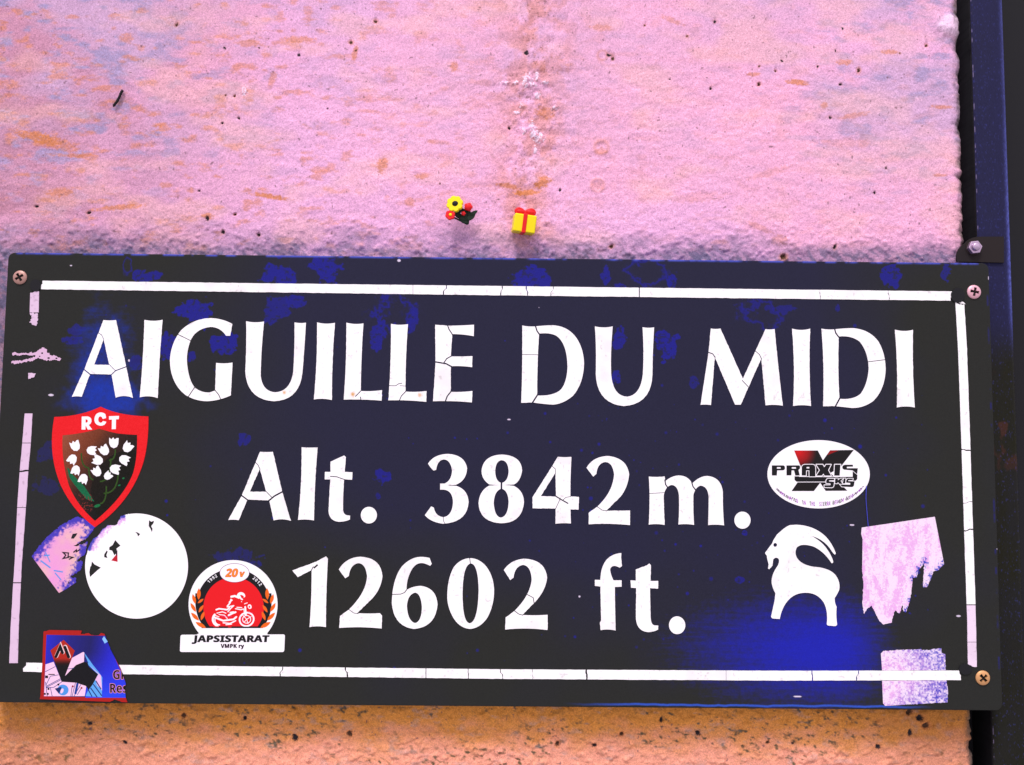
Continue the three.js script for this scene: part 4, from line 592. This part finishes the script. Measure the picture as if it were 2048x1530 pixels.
// ---------------------------------------------------------------- screws
function screw(px, py, turn, color, label) {
  const c = at(px, py, 0), R = 0.0057, t = thing('screw', label, 'screw', c.clone()), m = mat(color, 0.45, { metalness: 0.35, specularIntensity: 0.6 });
  const prof = [[0, 0], [R * 0.97, 0], [R, 0.0004], [R * 0.9, 0.0012], [R * 0.6, 0.0018], [R * 0.2, 0.00205], [0.00001, 0.0021]].map((p) => new THREE.Vector2(...p));
  const head = new THREE.LatheGeometry(prof, 40); head.rotateX(Math.PI / 2);
  let A = new Brush(head); A.updateMatrixWorld();
  const L = R * 0.62, n = R * 0.17;
  const s = new THREE.Shape(); [[n, n], [n * 1.25, L], [-n * 1.25, L], [-n, n], [-L, n * 1.25], [-L, -n * 1.25], [-n, -n], [-n * 1.25, -L], [n * 1.25, -L], [n, -n], [L, -n * 1.25], [L, n * 1.25]].forEach((p, i) => i ? s.lineTo(...p) : s.moveTo(...p));
  const cross = new THREE.ExtrudeGeometry(s, { depth: 0.003, bevelEnabled: false }); cross.rotateZ(turn); cross.translate(0, 0, 0.00035);
  const B = new Brush(cross); B.updateMatrixWorld(); const g = evaluator.evaluate(A, B, SUBTRACTION).geometry; g.translate(c.x, c.y, c.z); add('head', g, m, t);
  const floor = new THREE.ShapeGeometry(s); floor.scale(0.99, 0.99, 1); floor.rotateZ(turn); floor.translate(c.x, c.y, c.z + 0.00045); add('recess', floor, mat(new THREE.Color(0.012, 0.012, 0.012), 0.8), t);
}
screw(40.5, 555, 0.55, new THREE.Color(0.42, 0.24, 0.20), 'dull copper cross-head screw in the top left corner of the sign');
screw(1947.5, 584, -0.2, new THREE.Color(0.70, 0.40, 0.46), 'pale pinkish cross-head screw in the top right corner of the sign');
screw(1965, 1355.5, 0.75, new THREE.Color(0.62, 0.33, 0.14), 'brass cross-head screw in the bottom right corner of the sign');

// ---------------------------------------------------------------- dark metal post at the right
{
  const post = thing('metal_post', 'dark navy painted steel post beside the right end of the plaster wall', 'post', new THREE.Vector3(at(1990, 1500, -0.02).x, EYE_Y - 0.5, -0.04));
  const zf = -0.0192, xl = at(1950, 300, zf).x, xr = at(2010, 300, zf).x + 0.003, h = 1.0;
  const c = [0, 0, 0];
  const map = dataMap(256, 1024, (i, j, d, o) => {
    const y = -0.5 + j / 1024 * h, x = i / 256 * 0.06; Object.assign(c, [0.0150, 0.0155, 0.056]); mix3(c, [0.013, 0.0135, 0.015], smooth(0.14, 0.09, y) + 0.25 * fbm(x * 90, y * 30, 3));
    mix3(c, [0.05, 0.02, 0.014], smooth(0.6, 0.72, fbm(x * 120, y * 70, 4)) * 0.8 * smooth(0.10, 0.07, y) * smooth(-0.02, 0.04, y));
    mix3(c, [0.05, 0.06, 0.3], smooth(0.74, 0.80, fbm(x * 900, y * 900, 2)) * 0.25);
    mix3(c, [0.09, 0.11, 0.42], Math.exp(-Math.pow((x - 0.0265 - 0.001 * fbm(y * 60, 2)) / 0.0022, 2)) * smooth(0.10, 0.16, y) * (0.15 + 0.9 * fbm(x * 900, y * 700, 3) * (0.5 + smooth(0.34, 0.20, y))));  // highlight along the post edge, painted into the colour map
    mix3(c, [0.30, 0.25, 0.42], smooth(0.55, 0.70, fbm(y * 260, 6, 3)) * smooth(0.0006, 0.0001, Math.abs(x - 0.0007)) * 0.6); if (x > 0.035) Object.assign(c, [0.012, 0.012, 0.014]);
    const s = 0.8 + 0.4 * hash(i, j); d[o] = toS(c[0] * s); d[o + 1] = toS(c[1] * s); d[o + 2] = toS(c[2] * s);
  });
  const uvFit = (g) => { const p = g.attributes.position, u = g.attributes.uv; for (let i = 0; i < p.count; i++) u.setXY(i, g.attributes.normal.getX(i) < -0.8 ? 0.85 : (p.getX(i) - xl) / 0.06, (p.getY(i) - EYE_Y + 0.5) / h); return g; };  // left face gets dark texels: shade in the gap painted in
  const m = mat(0xffffff, 0.42, { map, specularIntensity: 0.2 });
  const tube = new RoundedBoxGeometry(xr - xl, h, 0.045, 5, 0.0035); tube.translate((xl + xr) / 2, EYE_Y, zf - 0.0225); add('tube', uvFit(tube), m, post);
  const fl = new THREE.BoxGeometry(0.25, h, 0.004); fl.translate(xl + 0.10, EYE_Y, zf - 0.034); add('dark_backing', uvFit(fl), mat(new THREE.Color(0.014, 0.0145, 0.0165), 0.6), post);  // dark sheet added behind the post, recess shade given as its colour
  // mounting lug with a nut and bolt end
  const lug = parse('M 1912,524 Q 1908,498 1930,486 Q 1938,474 1962,474 L 2006,474 L 2006,526 Z', { x: 0, y: 0, k: 1 })[0];
  add('mounting_lug', slab([lug], zf + 0.0002, 0.0016), mat(new THREE.Color(0.020, 0.016, 0.016), 0.65), post);
  const z1 = zf + 0.0018, b = at(1946.5, 496, z1), steel = mat(new THREE.Color(0.50, 0.38, 0.52), 0.32, { metalness: 0.75, specularIntensity: 0.8 });
  const hex = new THREE.Shape(); for (let i = 0; i < 6; i++) { const a = i / 6 * 6.28319 + 0.12; i ? hex.lineTo(0.0053 * Math.cos(a), 0.0053 * Math.sin(a)) : hex.moveTo(0.0053 * Math.cos(a), 0.0053 * Math.sin(a)); }
  hex.holes.push(new THREE.Path(new THREE.EllipseCurve(0, 0, 0.0036, 0.0036, 0, 6.2831, true).getPoints(24)));
  const nut = new THREE.ExtrudeGeometry(hex, { depth: 0.0030, bevelThickness: 0.0005, bevelSize: 0.0004, bevelSegments: 2 }); nut.translate(b.x, b.y, z1 + 0.0004); const nutM = add('nut', nut, steel, post);
  const end = new THREE.LatheGeometry([[0, 0], [0.0033, 0], [0.0033, 0.0036], [0.0029, 0.0038], [0.0033, 0.0041], [0.0029, 0.0044], [0.0033, 0.0047], [0.0031, 0.0056], [0.0022, 0.0062], [0.00001, 0.0064]].map((p) => new THREE.Vector2(...p)), 28); end.rotateX(Math.PI / 2); end.translate(b.x, b.y, z1); add('bolt', end, steel, post);
  const wash = new THREE.CylinderGeometry(0.0064, 0.0064, 0.0006, 32); wash.rotateX(Math.PI / 2); wash.translate(b.x, b.y, z1 + 0.0001); add('washer', wash, mat(new THREE.Color(0.03, 0.022, 0.02), 0.6), post);
}

// ---------------------------------------------------------------- dark splinter on the wall
{
  const p = [[246, 180], [241, 188], [238, 196], [234, 203], [229, 209], [226.5, 212]].map(([x, y], i) => at(x, y, ZW + 0.0026 - (i === 5 ? 0.0006 : 0)));
  const t = thing('splinter', 'dark slim splinter stuck upright on the upper left of the plaster wall', 'splinter', p[5].clone());
  const g = new THREE.TubeGeometry(new THREE.CatmullRomCurve3(p), 30, 0.0011, 8), q = g.attributes.position;
  for (let i = 0; i < q.count; i++) { const n = 0.0011 * (noise(q.getX(i) * 2500, q.getY(i) * 2500) - 0.5); q.setXYZ(i, q.getX(i) + n, q.getY(i) + n * 0.5, q.getZ(i)); } g.computeVertexNormals();
  add('sliver', g, mat(new THREE.Color(0.02, 0.018, 0.02), 0.8), t);
}

// ---------------------------------------------------------------- toy flowers and toy present above the sign
const YELLOW = mat(new THREE.Color(0.86, 0.72, 0.012), 0.4, { specularIntensity: 0.35 }), TOYRED = mat(new THREE.Color(0.74, 0.02, 0.022), 0.4, { specularIntensity: 0.35 }), LEAF = mat(new THREE.Color(0.018, 0.032, 0.020), 0.55), TOYDARK = mat(new THREE.Color(0.016, 0.016, 0.018), 0.5);
const vT = { x: 860, y: 360, k: 260 / 2048 }, TP = (x, y, z) => at(vT.x + vT.k * x, vT.y + vT.k * y, z), TS = vT.k * 0.000405;
function blossom(n, r, depth, dz) {                   // scalloped moulded flower disc
  const s = new THREE.Shape(); const N = n * 12;
  for (let i = 0; i < N; i++) { const a = i / N * 6.28319, k = r * (0.70 + 0.30 * Math.sqrt(Math.abs(Math.cos(a * n / 2)))); i ? s.lineTo(k * Math.cos(a), k * Math.sin(a)) : s.moveTo(k, 0); }
  const g = new THREE.ExtrudeGeometry(s, { depth, bevelThickness: depth * 0.5, bevelSize: depth * 0.45, bevelSegments: 4, curveSegments: 4 });
  return g;
}
{
  const o = TP(600, 700, -0.016), t = thing('toy_bouquet', 'small toy bunch of yellow and red flowers stuck on the wall above the sign', 'toy flowers', o);
  const place = (g, x, y, z, rx = 0, ry = 0, rz = 0) => { const c = TP(x, y, z); g.rotateZ(rz); g.rotateX(rx); g.rotateY(ry); g.translate(c.x, c.y, c.z); return g; };
  const y = add('yellow_flower', place(blossom(8, 122 * TS, 0.0016, 0), 395, 385, -0.0085, -0.1, -0.12, 0.25), YELLOW, t);
  const dome = new THREE.SphereGeometry(50 * TS, 20, 12); dome.scale(1, 0.9, 0.5); add('flower_centre', place(dome, 397, 372, -0.0062), TOYDARK, y);
  const r1 = add('red_flower', place(blossom(6, 68 * TS, 0.0014, 0), 322, 557, -0.0085, 0, -0.1, 0.3), TOYRED, t);
  const d1 = new THREE.SphereGeometry(24 * TS, 16, 10); d1.scale(1, 1, 0.6); add('flower_centre', place(d1, 322, 545, -0.0063), YELLOW, r1);
  const rose = (x, yy, r) => { const a = new THREE.SphereGeometry(r * TS, 18, 12), p = a.attributes.position; for (let i = 0; i < p.count; i++) { const an = Math.atan2(p.getY(i), p.getX(i)), k = 1 + 0.10 * Math.cos(an * 5 + p.getZ(i) / (r * TS) * 2.2); p.setXYZ(i, p.getX(i) * k, p.getY(i) * k, p.getZ(i) * 0.8); } a.computeVertexNormals(); return place(a, x, yy, -0.0105); };
  add('red_flower', rose(604, 425, 66), TOYRED, t); add('red_bud', rose(527, 528, 35), TOYRED, t);
  const stem = (x0, y0, x1, y1) => new THREE.TubeGeometry(new THREE.QuadraticBezierCurve3(TP(x0, y0, -0.0115), TP((x0 + x1) / 2 + 15, (y0 + y1) / 2, -0.013), TP(x1, y1, -0.0145)), 10, 14 * TS, 8);
  for (const s of [[410, 470, 590, 690], [340, 575, 590, 700], [605, 470, 600, 690], [527, 550, 598, 700]]) add('stem', stem(...s), LEAF, t);
  const leaf = (x, yy, L, w, a) => { const s = new THREE.Shape(); s.moveTo(-L, 0); s.quadraticCurveTo(0, w, L, 0); s.quadraticCurveTo(0, -w, -L, 0); const g = new THREE.ExtrudeGeometry(s, { depth: 0.0008, bevelThickness: 0.0005, bevelSize: 0.0005, bevelSegments: 2 }); return place(g, x, yy, -0.0135, 0, 0.25, a); };
  for (const l of [[450, 560, 85, 70, -0.5], [560, 590, 95, 90, 0.4], [650, 570, 90, 80, 0.9], [470, 480, 75, 60, 0.2], [590, 520, 90, 80, -0.6], [530, 640, 80, 70, -0.4], [690, 520, 60, 40, 0.6]]) add('leaf', leaf(l[0], l[1], l[2] * TS, l[3] * TS, l[4]), LEAF, t);
}
{
  const zc = -0.0115, c = TP(1480, 700, zc), t = thing('toy_present', 'small yellow toy gift box with red ribbon and bow on the wall above the sign', 'toy gift', TP(1480, 860, zc));
  const Wd = 352 * TS, Hd = 285 * TS, Dd = 0.0145, R = new THREE.Matrix4().makeRotationFromEuler(new THREE.Euler(0.10, 0.13, -0.105, 'ZYX')).setPosition(c.x, c.y, c.z);
  const put = (g) => g.applyMatrix4(R);
  add('box', put(new RoundedBoxGeometry(Wd, Hd, Dd, 4, 0.0011)), YELLOW, t);
  const band = (w, h, d, x, y) => { const g = new RoundedBoxGeometry(w, h, d, 3, 0.0005); g.translate(x, y, 0); return put(g); };
  add('ribbon', band(66 * TS, Hd + 0.0009, Dd + 0.0010, -8 * TS, 0), TOYRED, t);
  for (const s of [-1, 1]) {                          // bow loops, fat moulded bands standing on the lid
    const cv = new THREE.CatmullRomCurve3([[0, 0], [45, 42], [110, 60], [150, 20], [120, -18], [55, -22]].map(([x, y]) => new THREE.Vector3(s * x * TS, y * TS + Hd / 2 + 0.0012, 0.0030)), true);
    const g = new THREE.TubeGeometry(cv, 40, 25 * TS, 10, true); g.scale(1, 1, 1.0); if (s > 0) g.translate(-10 * TS, 12 * TS, 0); else g.translate(-12 * TS, 0, 0);
    const fill = new THREE.SphereGeometry(1, 18, 12); fill.scale(78 * TS, 40 * TS, 0.0022); fill.translate(s * 82 * TS - 10 * TS, Hd / 2 + 0.0012 + 18 * TS + (s > 0 ? 12 * TS : 0), 0.0030);
    add('bow_loop', put(mergeGeometries([g, fill].map((q) => { q = q.toNonIndexed(); return q; }))), TOYRED, t);
  }
}

renderer.render(scene, camera);
